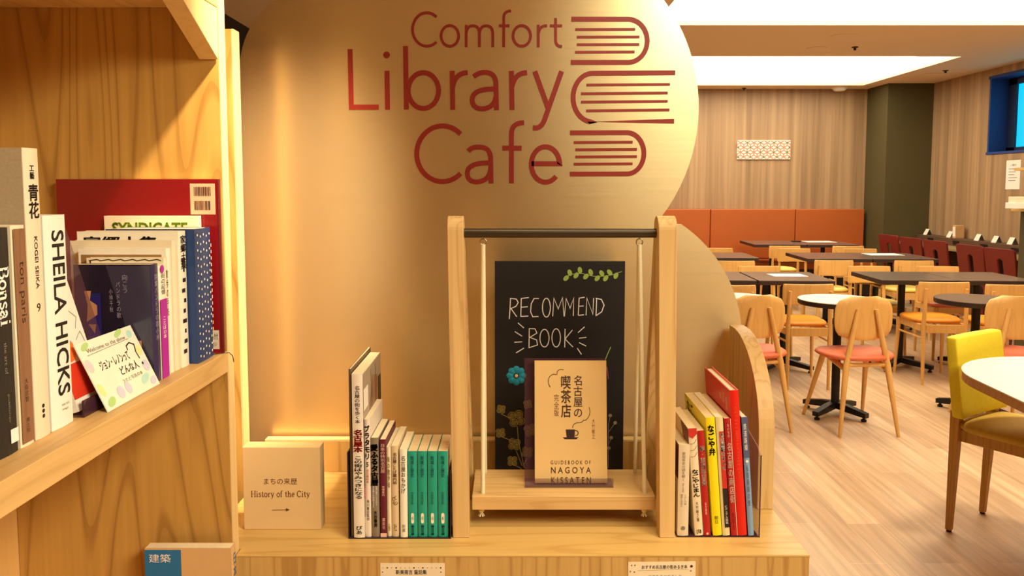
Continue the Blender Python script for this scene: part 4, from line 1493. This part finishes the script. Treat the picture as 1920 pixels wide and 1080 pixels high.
for r_, mi, yy in ((0.0062, 0, -0.0042), (0.0042, 1, -0.0062)):
    vs, fs = [], []
    for i in range(7):
        ph = PI / 2 * i / 6
        for j in range(14):
            t = 2 * PI * j / 14
            vs.append((q[0] + r_ * math.cos(ph) * math.cos(t), YK + yy + 0.002 - 0.002 * math.sin(ph) - 0.0005, q[1] + r_ * math.cos(ph) * math.sin(t)))
    fs = [(i * 14 + j, i * 14 + (j + 1) % 14, (i + 1) * 14 + (j + 1) % 14, (i + 1) * 14 + j) for i in range(6) for j in range(14)]
    bd.add(vs, fs, mi, True)
bd.build('bead', [INK, plain('pearl', (214, 200, 150), 0.3)], fo)

# ------------------------------------------------------------------ guidebook on a clear stand
ys_ = onZ(1066, 914, ZS).y
gx0, gx1 = onZ(984, 914, ZS).x, onZ(1150, 914, ZS).x
LEAN = math.radians(9)
ca, sa = math.cos(LEAN), math.sin(LEAN)
gs = thing('book_stand', 'clear smoked plastic book stand on the swing board', 'book stand', (gx0, ys_, ZS + 0.0004))
gw = gx1 - gx0
MB().box(0, gw, 0, 0.045, 0, 0.003).build('foot', CLEAR, gs)
MB().box(0, gw, -0.0022, -0.0001, 0, 0.019).build('lip', SMOKE, gs)
top_len = (onY(1060, 676, ys_ + 0.06).z - ZS) / ca
slab(MB(), onY(1140, 700, ys_ + .05).x - onY(987, 700, ys_ + .05).x, 0.003, 0.0255, 0.0036, top_len).build('back_plate', SMOKE, gs)
KRAFT = plain('tan_guidebook_cover', (226, 190, 126), 0.6, noise=0.05, nscale=16)
bx0 = onY(1003, 900, ys_ + 0.008).x
bx1 = onY(1139, 900, ys_ + 0.008).x
gl = (onY(1070, 683, ys_ + 0.04).z - ZS) / ca
gb = thing('guidebook', 'tan guidebook with a coffee cup on its cover, on the clear stand', 'book', (bx0, ys_, ZS + 0.004))
w_ = bx1 - bx0
slab(MB(), w_, 0.0008, 0.0085, 0.0022, gl).build('front_cover', KRAFT, gb)
slab(MB(), w_ - 0.001, 0.0125, 0.0085 + 0.001 * ca, 0.0022 - 0.001 * sa, gl - 0.001).build('pages', PAGES, gb)
GF = Frame((0, 0.0085, 0.0022), (1, 0, 0), (0, sa, ca))
GF.o += GF.n * 0.0005


def G(x, y):                                              # tracing at 4x from (940,660): cover spans 252..790, 95..965
    return ((x - 252) / 538 * w_, (965 - y) / 870 * gl)


m = MB()


def gt(t, x0, y0_, x1, y1, way, bold=0.0, mat=0):
    a_, b_ = G(x0, y1), G(x1, y0_)
    m.text(GF, t, a_[0], a_[1], b_[0], b_[1], mat, 0.0001, way, bold)


gt('喫茶店', 446, 200, 526, 505, 'v', 0.012)
gt('名古屋の', 540, 200, 612, 505, 'v', 0.006)
gt('完全版', 394, 335, 434, 495, 'v', 0, 1)
gt('大竹敏之', 678, 510, 702, 655, 'v', 0, 1)
gt('G U I D E B O O K  O F', 370, 806, 668, 833, 'h')
gt('N A G O Y A', 372, 852, 668, 896, 'h', 0.005)
gt('K I S S A T E N', 374, 922, 668, 968, 'h', 0.005)
for st_ in [arc(398, 245, 44, 52, 130, 270, 12) + bez((400, 193), (420, 200), (420, 190), 4) + bez((420, 190), (420, 150), (470, 162), 8)[1:],
            bez((535, 575), (535, 540), (580, 538), 8) + bez((580, 538), (610, 538), (615, 520), 6)[1:] + [(632, 522)] + bez((632, 522), (680, 480), (658, 428), 8)[1:]]:
    m.stroke(GF, [G(*q) for q in st_], 0.0013, 0, 0.0001)
m.poly(GF, [G(*q) for q in [(483, 587), (552, 587), (548, 642), (490, 642)]], 2, 0.0001)
m.poly(GF, [G(*q) for q in [(460, 642), (578, 642), (562, 655), (476, 655)]], 2, 0.0002)
m.stroke(GF, [G(*q) for q in arc(556, 612, 20, 18, -100, 100, 12)], 0.0016, 2, 0.0002)
m.build('printing', [plain('umber_ink', (70, 40, 22), 0.6), plain('faded_umber_ink', (130, 92, 54), 0.6), plain('dark_umber_ink', (48, 22, 20), 0.6)], gb)

# ------------------------------------------------------------------ paper labels on the counter front
FY = CY0 - 0.0003


def front_label(label, px0, px1, py, text1, dots, rz):
    a_, b_ = onY(px0, py, FY), onY(px1, py, FY)
    w = b_.x - a_.x
    t_ = thing('paper_label', label, 'label', (a_.x, FY, a_.z), 0, 'paper labels on the counter front')
    t_.rotation_euler = (0, rz, 0)
    MB().box(0, w, -0.0005, 0.0002, -0.075, 0).build('sheet', plain('label_card', (244, 226, 190), 0.7), t_)
    fr = Frame((0, -0.0009, 0), (1, 0, 0), (0, 0, 1))
    m = MB()
    if dots:
        random.seed(3)
        for k in range(14):
            m.disc(fr, w * (0.04 + 0.069 * k), -0.0085, 0.0014 if k in (1, 3, 7, 9, 13) else 0.0009, mat=0 if k in (1, 3, 7, 9, 13) else 1)
        for k in range(6):
            for xx in (0.035, 0.94):
                m.disc(fr, w * xx, -0.017 - 0.009 * k, 0.0011, mat=(0, 1)[k % 2])
    else:
        for (a, b, mi) in [(.05, -.006, 1), (.1, -.006, 1), (.03, -.018, 1), (.09, -.019, 1), (.94, -.009, 2), (.93, -.018, 1)]:
            m.disc(fr, w * a, b, 0.0026 if mi == 2 else 0.0016, mat=mi)
        m.stroke(fr, [(w * .14, -0.0165), (w * .9, -0.015)], 0.0004, 1)
    m.text(fr, text1, w * (.24 if dots else .2), -0.0215 if dots else -0.0135, w * (.72 if dots else .88), -0.0125 if dots else -0.006, 0, bold=0.01)
    m.text(fr, 'の本をあつめました', w * .3, -0.031, w * .8, -0.025, 1)
    m.build('handwriting', [INK, plain('taupe_ink', (150, 130, 104), 0.6), plain('plum_dot', (80, 30, 70), 0.6)], t_)


front_label('dotted white paper label on the counter front below the left books', 713, 834, 1056, '新美南吉 童話集', True, 0.0)
front_label('white paper label on the counter front below the right books', 1178, 1304, 1054, 'おすすめ名古屋の街あるき本', False, -0.012)

# ------------------------------------------------------------------ bench, wall art, notice
bn = thing('bench', 'long burnt orange padded bench along the back wall', 'bench')
x_edges = [-0.6, 0.75] + [onY(px, 420, 10.4).x for px in (1333, 1493)] + [4.66]
x_edges = [1.0, onY(1333, 420, 10.4).x, onY(1493, 420, 10.4).x, 4.66]
x_edges.insert(0, 1.0 - (x_edges[2] - x_edges[1]) * 0.6)
bz1 = onY(1450, 392, 10.42).z
for a_, b_ in zip(x_edges, x_edges[1:]):
    MB().box(a_ + 0.003, b_ - 0.003, 10.43, 10.555, 0.462, bz1).build('back_cushion', BENCH, bn, 0.012, 3)
    MB().box(a_ + 0.003, b_ - 0.003, 10.02, 10.428, 0.36, 0.46).build('seat_cushion', BENCH, bn, 0.015, 3)
MB().box(x_edges[0] + 0.02, 4.64, 10.08, 10.54, 0, 0.358).build('plinth', TABLE_E, bn)

a_, b_ = onY(1382, 263, 10.55), onY(1481, 299, 10.55)
wa = thing('wall_art', 'small white panel with a pink and green star lattice on the back wall', 'wall panel', (a_.x, 10.558, b_.z))
w_, h_ = b_.x - a_.x, a_.z - b_.z
MB().box(0, w_, -0.02, 0, 0, h_).build('panel', PAPER, wa, 0.003)
fr = Frame((0, -0.021, 0), (1, 0, 0), (0, 0, 1))
m = MB()
s_ = w_ / 8
hh = s_ * 0.866 * 1.0
rows = int(h_ / hh) + 1
for j in range(0, 4):
    for i in range(0, 9):
        cx_, cy_ = s_ * i + (s_ / 2 if j % 2 else 0), h_ * (j + .5) / 4 * 1.0
        if not (0.0 <= cx_ <= w_):
            continue
        for k in range(6):
            an = PI / 3 * k + PI / 6
            ex, ey = cx_ + s_ * .52 * math.cos(an), cy_ + s_ * .52 * math.sin(an)
            if 0 <= ex <= w_ and 0 <= ey <= h_:
                m.stroke(fr, [(cx_, cy_), (ex, ey)], 0.013, 0, 0.0002 * k)
        if (i + j) % 2 == 0:
            m.disc(fr, min(max(cx_, .015), w_ - .015), min(max(cy_, .015), h_ - .015), 0.014, mat=1, h=0.002, n=6)
m.build('lattice_print', [plain('salmon_print', (228, 130, 100), 0.6), plain('green_print', (80, 140, 80), 0.6)], wa)

a_, b_ = onX(1888, 301, XR), onX(1912, 355, XR)
nt_ = thing('wall_notice', 'white paper notice on the right wall below the window', 'notice', (XR - 0.0005, a_.y, b_.z), -R90)
w_, h_ = a_.y - b_.y, a_.z - b_.z + 0.0
MB().box(0, w_, -0.003, 0, 0, h_).build('sheet', PAPER, nt_)
fr = Frame((0, -0.0045, 0), (1, 0, 0), (0, 0, 1))
m = MB()
m.text(fr, 'ご案内', w_ * .3, h_ * .8, w_ * .7, h_ * .87)
for k in range(5):
    m.stroke(fr, [(w_ * .2, h_ * (.7 - .1 * k)), (w_ * (.8 - .1 * (k % 3)), h_ * (.7 - .1 * k))], 0.006)
m.build('lettering', GREY_INK, nt_)

# ------------------------------------------------------------------ window counter on the right wall
wc = thing('wall_counter', 'long dark counter along the right wall behind the red chairs', 'counter')
MB().box(4.86, XR - 0.001, 7.0, 9.93, 0.70, 0.73).build('counter_top', plain('olive_beige_top', (150, 128, 84), 0.4), wc, 0.003)
MB().box(XR - 0.17, XR - 0.001, 7.0, 9.93, 0.7305, 0.815).build('ledge', plain('dark_ledge', (92, 66, 46), 0.5), wc, 0.003)
MB().box(5.16, XR - 0.001, 7.0, 9.93, 0, 0.699).build('apron', TABLE_E, wc)
for px in (1745, 1793, 1846, 1905):
    p = onX(px, 447, XR - 0.17)
    MB().box(XR - 0.176, XR - 0.1705, p.y - 0.06, p.y + 0.06, 0.75, 0.79).build('power_outlet', BLACK, wc)
CARDW = plain('menu_card_white', (244, 234, 214), 0.6)
for (px, big, lab) in [(1739, 0, 'white folded card on the ledge nearest the pillar'), (1783, 0, 'white folded card left of the tall box on the ledge'), (1836, 0, 'white folded card right of the tall box on the ledge'),
                       (1869, 0, 'white folded card on the ledge left of the last card by the rack'), (1899, 0, 'white folded card on the ledge nearest the rack')]:
    p = onX(px, 440, XR - 0.09)
    t_ = thing('menu_card', lab, 'card', (XR - 0.09, p.y, 0.8155), -R90, 'folded cards on the wall ledge')
    s1 = 0.042
    MB().prism([(-s1, -0.035, 0), (-s1, 0.0, 0.072), (-s1, 0.0015, 0.072), (-s1, -0.033, 0)], (2 * s1, 0, 0)).build('front_leaf', CARDW, t_)
    MB().prism([(-s1, 0.035, 0), (-s1, 0.0022, 0.072), (-s1, 0.0037, 0.072), (-s1, 0.037, 0)], (2 * s1, 0, 0)).build('back_leaf', GREY_INK, t_)
p = onX(1797, 438, XR - 0.09)
tx = thing('tissue_box', 'tall cream and brown box among the cards on the ledge', 'box', (XR - 0.09, p.y, 0.8155), -R90)
MB().box(-0.035, 0.03, -0.05, 0.05, 0, 0.15).build('body', plain('kraft_box', (214, 170, 112), 0.6), tx, 0.004)
MB().box(-0.028, 0.023, -0.0525, -0.0505, 0.02, 0.13).build('front_sticker', CARDW, tx)

# rack at the right edge
rk = thing('shelf_rack', 'slim rack with oak shelves and a dark olive side at the right edge', 'rack', (0, 0, 0))
Yr = 6.5
x0r = onY(1911, 450, Yr + 0.32).x
z1r, z2r = onY(1905, 392, Yr).z, onY(1905, 313, Yr).z
MB().box(x0r, x0r + 0.03, Yr + 0.02, Yr + 0.32, 0, z1r - 0.026).build('side_panel', OLIVE, rk)
MB().box(x0r + 0.03, x0r + 0.6, Yr + 0.3, Yr + 0.32, 0, z1r - 0.026).build('back_panel', OLIVE, rk)
MB().box(onY(1898, 392, Yr + 0.3).x, x0r + 0.6, Yr, Yr + 0.32, z1r - 0.025, z1r).build('shelf', OAK_X, rk, 0.002)
MB().box(onY(1904, 313, Yr + 0.3).x, x0r + 0.6, Yr, Yr + 0.32, z2r - 0.025, z2r).build('shelf', OAK_X, rk, 0.002)
MB().box(x0r + 0.06, x0r + 0.09, Yr + 0.28, Yr + 0.31, z1r + 0.0005, z2r - 0.026).build('post', OAK_X, rk)
MB().box(x0r + 0.5, x0r + 0.53, Yr + 0.28, Yr + 0.31, z1r + 0.0005, z2r - 0.026).build('post', OAK_X, rk)
bx_ = thing('carton', 'small white carton on the lower shelf of the rack', 'carton', (onY(1914, 380, Yr).x, Yr + 0.12, z1r + 0.0005))
MB().box(-0.015, 0.10, -0.06, 0.06, 0, 0.05).build('body', PAPER, bx_, 0.003)
MB().box(0.0, 0.09, -0.045, 0.045, 0.0505, 0.1).build('lid', CREAM, bx_, 0.003)

# ------------------------------------------------------------------ tables
def cross_base(root, h, pole=0.024, reach=0.26, rot=0.0):
    MB().tube([(0, 0, 0.06), (0, 0, h)], pole, 16).build('column', BLACK, root)
    for k in range(4):
        an = rot + PI / 2 * k
        c_, s_ = math.cos(an), math.sin(an)
        m = MB()
        pr = []
        hw = 0.02
        u = Vector((c_, s_, 0))
        v = Vector((-s_, c_, 0))
        for (dd, z0_, z1_) in ((0.0, 0.045, 0.085), (0.09, 0.035, 0.075), (reach, 0.024, 0.052)):
            pr.append([u * dd - v * hw + Vector((0, 0, z0_)), u * dd + v * hw + Vector((0, 0, z0_)), u * dd + v * hw + Vector((0, 0, z1_)), u * dd - v * hw + Vector((0, 0, z1_))])
        vs = [q for r_ in pr for q in r_]
        fs = [(i * 4 + j, i * 4 + (j + 1) % 4, (i + 1) * 4 + (j + 1) % 4, (i + 1) * 4 + j) for i in range(2) for j in range(4)] + [(3, 2, 1, 0), (8, 9, 10, 11)]
        m.add(vs, fs)
        f_ = m.build('foot', BLACK, root)
        e_ = u * (reach - 0.02)
        MB().lathe([(0.016, 0), (0.016, 0.012), (0.008, 0.014), (0.008, 0.026)], (e_.x, e_.y, 0.0), 14).build('glide', BLACK, f_)


TZ = 0.72


def square_table(label, x0, x1, y0_, y1, group, rz=math.radians(-3.0)):
    cx_, cy_ = (x0 + x1) / 2, (y0_ + y1) / 2
    t_ = thing('square_table', label, 'table', (cx_, cy_, 0), rz, group)
    w2, d2 = (x1 - x0) / 2 - 0.004, (y1 - y0_) / 2
    MB().box(-w2, w2, -d2, d2, TZ - 0.004, TZ).build('tabletop', TABLE_T, t_, 0.001)
    MB().box(-w2, w2, -d2, d2, TZ - 0.034, TZ - 0.0042).build('table_edge', TABLE_E, t_, 0.002)
    cross_base(t_, TZ - 0.0345, 0.026, 0.25, PI / 4)
    return t_


GT = 'dark square tables in the cafe rows'
T1 = (1.827, 2.385, 5.75, 6.375)
T2 = (2.745, 3.865, 5.78, 6.39)
T3 = (2.86, 4.10, 7.55, 8.28)
T4 = (2.93, 4.18, 9.45, 10.2)
square_table('square table with a paper on it, left pair of the front row', *T1, GT)
square_table('square table half hidden by the metal sign, left pair of the front row', 1.262, 1.82, 5.78, 6.40, GT)
mx_ = (T2[0] + T2[1]) / 2
square_table('dark square table with an orange chair before it, right pair of the front row', T2[0], mx_, T2[2], T2[3], GT)
square_table('right half of the right table pair in the front row, by the rack', mx_, T2[1], T2[2] - 0.03, T2[3] - 0.03, GT)
mx_ = (T3[0] + T3[1]) / 2
square_table('left half of the middle row table pair in front of the pillar', T3[0], mx_, T3[2], T3[3], GT)
square_table('middle row square table with a white menu sheet on it', mx_, T3[1], T3[2] - 0.03, T3[3] - 0.03, GT)
mx_ = (T4[0] + T4[1]) / 2
square_table('left half of the back row table pair before the orange bench', T4[0], mx_, T4[2], T4[3], GT)
square_table('back row square table with a white sheet on it by the bench', mx_, T4[1], T4[2] - 0.03, T4[3] - 0.03, GT)
square_table('middle row square table just beside the metal sign edge', 1.80, 2.42, 7.66, 8.3, GT)
# menu sheets lying on tables
for (px, py, w, d, lab) in [(1476, 516, 0.26, 0.19, 'white menu sheet on the front row table'), (1655, 477, 0.34, 0.24, 'white menu sheet on the middle row table'), (1523, 451, 0.36, 0.26, 'white menu sheet on the back row table')]:
    p = onZ(px, py, TZ)
    p.y = min(p.y, 9.95)
    tag(MB().box(p.x - w / 2, p.x + w / 2, p.y - d / 2, p.y + d / 2, TZ + 0.0004, TZ + 0.0016).build('menu_sheet', PAPER), lab, 'menu', 'menu sheets on the tables')
# small dark thing on the far table
p = onZ(1470, 449, TZ)
tag(MB().box(p.x - 0.05, p.x + 0.05, 9.9, 9.98, TZ + 0.0004, TZ + 0.012).build('table_tray', BLACK, bevel=0.003), 'small dark tray on the back row table', 'tray')


def round_table(label, c, r, top, group):
    t_ = thing('round_table', label, 'table', (c[0], c[1], 0), 0, group)
    MB().lathe([(r - 0.002, TZ - 0.005), (r, TZ - 0.003), (r - 0.001, TZ)], n=64).build('tabletop', top, t_)
    MB().lathe([(r - 0.004, TZ - 0.032), (r, TZ - 0.028), (r, TZ - 0.0052)], n=64).build('table_edge', TABLE_E, t_)
    cross_base(t_, TZ - 0.0322, 0.025, 0.21, PI / 4 - 0.15)
    return t_


GR = 'small round tables in front of the square ones'
round_table('small round white topped table behind the coral round backed chair', (2.0, 4.80), 0.235, WHITE_T, GR)
round_table('small round dark topped table near the lime chair', (2.86, 4.82), 0.235, TABLE_T, GR)
round_table('small round white topped table mostly behind the metal sign', (1.385, 4.87), 0.235, WHITE_T, GR)

# ------------------------------------------------------------------ chairs
def curved_plate(m, w, z0, z1, y, bow, t, nx=10, round_=0.0, mat=0, lean=0.0):
    """a bent backrest plate; round_ 0..1 rounds the upper and lower corners"""
    cols, rows = nx, 10
    vs = []
    for side in (0, 1):
        for j in range(rows + 1):
            fz = j / rows
            z = z0 + (z1 - z0) * fz
            k = abs(fz - 0.5) * 2
            if round_:
                ww = w * (1 - round_ * (1 - math.sqrt(max(0.0, 1 - k ** 3.2))) * 0.55)
            else:
                ww = w * (1 - 0.03 * k ** 6)
            for i in range(cols + 1):
                a_ = (i / cols - 0.5) * 2
                yy = y + bow * (a_ * a_) - (z - z0) * lean
                vs.append((a_ * ww / 2, yy + (0 if side == 0 else -t), z))
    nn = (rows + 1) * (cols + 1)
    q = lambda s_, j, i: s_ * nn + j * (cols + 1) + i
    fs = []
    for j in range(rows):
        for i in range(cols):
            fs.append((q(0, j, i), q(0, j, i + 1), q(0, j + 1, i + 1), q(0, j + 1, i)))
            fs.append((q(1, j, i), q(1, j + 1, i), q(1, j + 1, i + 1), q(1, j, i + 1)))
    for j in range(rows):
        fs.append((q(0, j, 0), q(0, j + 1, 0), q(1, j + 1, 0), q(1, j, 0)))
        fs.append((q(0, j, cols), q(1, j, cols), q(1, j + 1, cols), q(0, j + 1, cols)))
    for i in range(cols):
        fs.append((q(0, 0, i), q(1, 0, i), q(1, 0, i + 1), q(0, 0, i + 1)))
        fs.append((q(0, rows, i), q(0, rows, i + 1), q(1, rows, i + 1), q(1, rows, i)))
    return m.add(vs, fs, mat, True)


def cushion(m, w, d, z0, z1, taper=0.9, cy=0.0, n=28, pw=3.5, dome=0.012, mat=0):
    """a padded seat: superellipse outline, domed top"""
    def ring(f, z):
        r_ = []
        for k in range(n):
            t = 2 * PI * k / n
            c_, s_ = math.cos(t), math.sin(t)
            x = math.copysign(abs(c_) ** (2 / pw), c_) * w / 2 * f
            y = math.copysign(abs(s_) ** (2 / pw), s_) * d / 2 * f
            x *= (taper + (1 - taper) * (y / d + 0.5))
            r_.append((x, y + cy, z))
        return r_
    rs = [ring(0.94, z0), ring(1.0, z0 + (z1 - z0) * .35), ring(0.99, z0 + (z1 - z0) * .7), ring(0.93, z1), ring(0.6, z1 + dome * .8), ring(0.2, z1 + dome)]
    vs = [q for r_ in rs for q in r_]
    fs = [(i * n + k, i * n + (k + 1) % n, (i + 1) * n + (k + 1) % n, (i + 1) * n + k) for i in range(len(rs) - 1) for k in range(n)]
    fs += [tuple(range(n - 1, -1, -1)), tuple(range((len(rs) - 1) * n, len(rs) * n))]
    return m.add(vs, fs, mat, True)


def chair_a(label, loc, rz):
    """square backed wooden side chair, facing local +Y"""
    r = thing('cafe_chair', label, 'chair', loc, rz, 'square backed cafe chairs')
    cushion(MB(), 0.37, 0.37, 0.435, 0.465, 0.92, 0.02).build('seat', ORANGE_S, r)
    curved_plate(MB(), 0.355, 0.59, 0.735, -0.185, 0.028, 0.012).build('backrest', BEECH, r, 0.003)
    for s in (-1, 1):
        MB().tube([(s * 0.142, -0.205, 0), (s * 0.145, -0.195, 0.43), (s * 0.140, -0.205, 0.69)], [0.010, 0.0155, 0.011], 12).build('leg', BEECH, r)
        MB().tube([(s * 0.172, 0.185, 0), (s * 0.160, 0.165, 0.43)], [0.010, 0.016], 12).build('leg', BEECH, r)
        MB().box(s * 0.152 - 0.009, s * 0.152 + 0.009, -0.18, 0.155, 0.385, 0.432).build('side_rail', BEECH, r)
        MB().tube([(s * 0.147, -0.19, 0.335), (s * 0.162, 0.168, 0.335)], 0.008, 8).build('stretcher', BEECH, r)
    MB().box(-0.13, 0.13, -0.205, -0.187, 0.375, 0.432).build('rear_rail', BEECH, r)
    MB().box(-0.14, 0.14, 0.150, 0.168, 0.385, 0.432).build('front_rail', BEECH, r)
    return r


def chair_b(label, loc, rz):
    """round backed wooden side chair with splayed legs"""
    r = thing('cafe_chair', label, 'chair', loc, rz, 'round backed cafe chairs')
    cushion(MB(), 0.46, 0.34, 0.425, 0.455, 0.82, -0.06, pw=2.7).build('seat', CORAL_S, r)
    curved_plate(MB(), 0.335, 0.535, 0.785, -0.165, 0.03, 0.011, round_=1.0).build('backrest', BEECH, r, 0.003)
    for s in (-1, 1):
        MB().tube([(s * 0.168, -0.255, 0), (s * 0.118, -0.20, 0.40), (s * 0.052, -0.185, 0.715)], [0.0095, 0.018, 0.011], 12).build('leg', BEECH, r)
        MB().tube([(s * 0.185, 0.21, 0), (s * 0.13, 0.07, 0.42)], [0.0095, 0.018], 12).build('leg', BEECH, r)
        MB().tube([(s * 0.118, -0.195, 0.375), (s * 0.132, 0.07, 0.415)], [0.016, 0.013], 10).build('side_rail', BEECH, r)
    MB().tube([(-0.118, -0.195, 0.40), (0.118, -0.195, 0.40)], 0.012, 10).build('rear_rail', BEECH, r)
    return r


RW = math.radians(-3)
b0 = chair_b('round backed chair with a coral seat before the round white table', (2.0, 4.60, 0), math.radians(2))
dup(b0, (1.40, 4.66, 0), math.radians(8), 'round backed chair next to the arched end of the book counter')
dup(b0, (2.90, 4.62, 0), math.radians(-6), 'round backed chair with a coral seat at the right edge of the photo')
FRONT = [
    ((2.055, 5.60, 0), 0, ORANGE_S, 'square backed chair with an orange seat behind the round white table'),
    ((1.50, 5.55, 0), 0, ORANGE_S, 'square backed chair just right of the metal sign edge, front row'),
    ((3.07, 5.72, 0), RW, ORANGE_S, 'square backed chair with an orange seat left of the dark round table'),
    ((3.46, 5.58, 0), RW, ORANGE_S, 'square backed chair behind the dark round table, near the rack'),
]
a0_ = None
for loc, rz, mat, lab in FRONT:
    if a0_ is None:
        a0_ = chair_a(lab, loc, rz)
    else:
        dup(a0_, loc, rz, lab, swap={'seat': mat})
MORE = [
    # seats on the far side of the front row, facing the viewer
    ((2.10, 6.52, 0), PI, YELLOW_S, 'square backed chair facing the viewer across the white sheeted front table'),
    ((1.56, 6.55, 0), PI, YELLOW_S, 'square backed chair facing the viewer beside the metal sign edge'),
    ((3.03, 6.52, 0), PI + RW, YELLOW_S, 'square backed chair with a yellow seat facing the viewer, left end of the right table'),
    ((3.60, 6.50, 0), PI + RW, CORAL_S, 'square backed chair facing the viewer, right half of the right table'),
    # near side of the middle row
    ((2.98, 7.42, 0), RW, YELLOW_S, 'square backed chair turned away at the left half of the middle table'),
    ((3.70, 7.38, 0), RW, YELLOW_S, 'square backed chair turned away at the right half of the middle table'),
    ((2.05, 7.35, 0), RW, YELLOW_S, 'square backed chair turned away beside the metal sign, middle row'),
    # far side of the middle row
    ((3.08, 8.46, 0), PI + RW, YELLOW_S, 'square backed chair facing the viewer, left half of the middle table'),
    ((3.80, 8.44, 0), PI + RW, YELLOW_S, 'square backed chair facing the viewer, right half of the middle table'),
    ((2.25, 8.52, 0), PI + RW, YELLOW_S, 'far square backed chair facing the viewer close to the metal sign edge'),
    # near side of the back row
    ((3.14, 9.20, 0), RW, YELLOW_S, 'square backed chair turned away, left half of the back row table'),
    ((3.86, 9.18, 0), RW, YELLOW_S, 'square backed chair turned away, right half of the back row table'),
]
for loc, rz, mat, lab in MORE:
    dup(a0_, loc, rz, lab, swap={'seat': mat})

# dark red chairs at the wall counter, facing +x
def chair_red(label, loc, rz):
    r = thing('counter_chair', label, 'chair', loc, rz, 'dark red chairs along the wall counter')
    cushion(MB(), 0.38, 0.38, 0.455, 0.49, 0.92, 0.02).build('seat', RED_C, r)
    pr = [(-0.18, 0.50), (-0.19, 0.83), (-0.175, 0.85), (0.175, 0.85), (0.19, 0.83), (0.18, 0.50), (0.035, 0.50), (0.035, 0.74), (0.0, 0.76), (-0.035, 0.74), (-0.035, 0.50)]
    MB().prism([(x, -0.17 - (z - .5) * .16, z) for x, z in pr], (0, -0.022, 0)).build('backrest', RED_C, r, 0.004)
    for s in (-1, 1):
        MB().tube([(s * 0.165, -0.22, 0), (s * 0.15, -0.17, 0.455)], [0.011, 0.016], 10).build('leg', RED_C, r)
        MB().tube([(s * 0.165, 0.19, 0), (s * 0.15, 0.15, 0.455)], [0.011, 0.016], 10).build('leg', RED_C, r)
        MB().box(s * 0.15 - 0.012, s * 0.15 + 0.012, -0.192, -0.16, 0.44, 0.56).build('back_post', RED_C, r)
    return r


rc = None
for (px, lab) in [(1670, 'dark red chair nearest the pillar'), (1712, 'second dark red chair from the pillar'), (1758, 'third dark red chair from the pillar, just before the gap'),
                  (1824, 'fourth dark red chair from the pillar, after the gap'), (1880, 'fifth dark red chair from the pillar, nearest the rack')]:
    X = 4.46
    p = onX(px, 455, X)
    if rc is None:
        rc = chair_red(lab, (X + 0.19, p.y, 0), -R90 + 0.12)
    else:
        dup(rc, (X + 0.19, p.y, 0), -R90 + 0.12, lab)

# ------------------------------------------------------------------ lime chair and big table at the right edge
A_, B_ = onZ(1779, 996, 0), onZ(1843, 969, 0)
u = (B_ - A_).normalized()
ang = math.atan2(u.y, u.x)
# local +X runs along the back from the near post to the far post, seat towards local -Y
lc = thing('armchair', 'lime yellow upholstered chair with oak legs at the big white table', 'chair', (A_.x, A_.y, 0), ang)
L_ = 0.36
OAKL = wood('oak_lime_chair', (206, 160, 82), (160, 112, 48), 'Z', 30, 1.2, 5, 140, 0.45, 0.4, 7.7)


def taper_leg(x, y, x1, y1, h, a_, b_):
    m = MB()
    vs = [(x + sx_ * a_, y + sy_ * a_, 0.008) for sx_, sy_ in ((-1, -1), (1, -1), (1, 1), (-1, 1))] + [(x1 + sx_ * b_, y1 + sy_ * b_, h) for sx_, sy_ in ((-1, -1), (1, -1), (1, 1), (-1, 1))]
    m.add(vs, [(3, 2, 1, 0), (4, 5, 6, 7), (0, 1, 5, 4), (1, 2, 6, 5), (2, 3, 7, 6), (3, 0, 4, 7)])
    return m


for (x, y, x1, y1, h) in [(0, 0, 0.025, 0.0, 0.50), (0.30, 0.02, 0.305, 0.0, 0.50), (0.02, -0.40, 0.03, -0.36, 0.41), (0.33, -0.40, 0.31, -0.36, 0.41)]:
    o = taper_leg(x, y, x1, y1, h, 0.011, 0.019).build('leg', OAKL, lc, 0.002)
    MB().lathe([(0.010, 0), (0.010, 0.007)], (x, y, 0), 12).build('glide', BLACK, o)
MB().box(0.025, 0.31, -0.37, -0.01, 0.375, 0.425).build('seat_rail', OAKL, lc, 0.003)
cushion(MB(), 0.36, 0.42, 0.426, 0.46, 1.0, 0, pw=5).build('seat', plain('olive_yellow_fabric', (196, 160, 60), 0.8, noise=0.1, nscale=60), lc).location = (0.165, -0.205, 0)
m = MB()
curved_plate(m, 0.36, 0.475, 0.80, 0.0, -0.01, 0.045, lean=-0.12)
bo = m.build('backrest', LIME, lc, 0.008, 3)
bo.location = (0.165, 0.012, 0)

bt_ = thing('large_table', 'large white table with rounded corners at the right edge', 'table', (2.42, 2.32, 0), math.radians(-4))
hw, hd, rc_ = 0.80, 0.80, 0.40
ol = []
for cx_, cy_, a0__ in ((hw - rc_, hd - rc_, 0), (-hw + rc_, hd - rc_, 90), (-hw + rc_, -hd + rc_, 180), (hw - rc_, -hd + rc_, 270)):
    ol += [(cx_ + rc_ * math.cos(math.radians(a0__ + 6 * i)), cy_ + rc_ * math.sin(math.radians(a0__ + 6 * i))) for i in range(16)]
MB().prism([(x, y, TZ - 0.004) for x, y in ol], (0, 0, 0.004)).build('tabletop', WHITE_T, bt_)
MB().prism([(x * 0.998, y * 0.998, TZ - 0.036) for x, y in ol], (0, 0, 0.0318)).build('table_edge', wood('oak_table_edge', (206, 158, 98), (170, 120, 66), 'X', 20, 2, 4, 100, 0.5, 0.4, 3.3), bt_)
for sx_, sy_ in ((-1, -1), (1, -1), (1, 1), (-1, 1)):
    MB().tube([(sx_ * 0.5, sy_ * 0.42, 0), (sx_ * 0.47, sy_ * 0.40, TZ - 0.037)], [0.018, 0.026], 14).build('leg', OAKL, bt_)
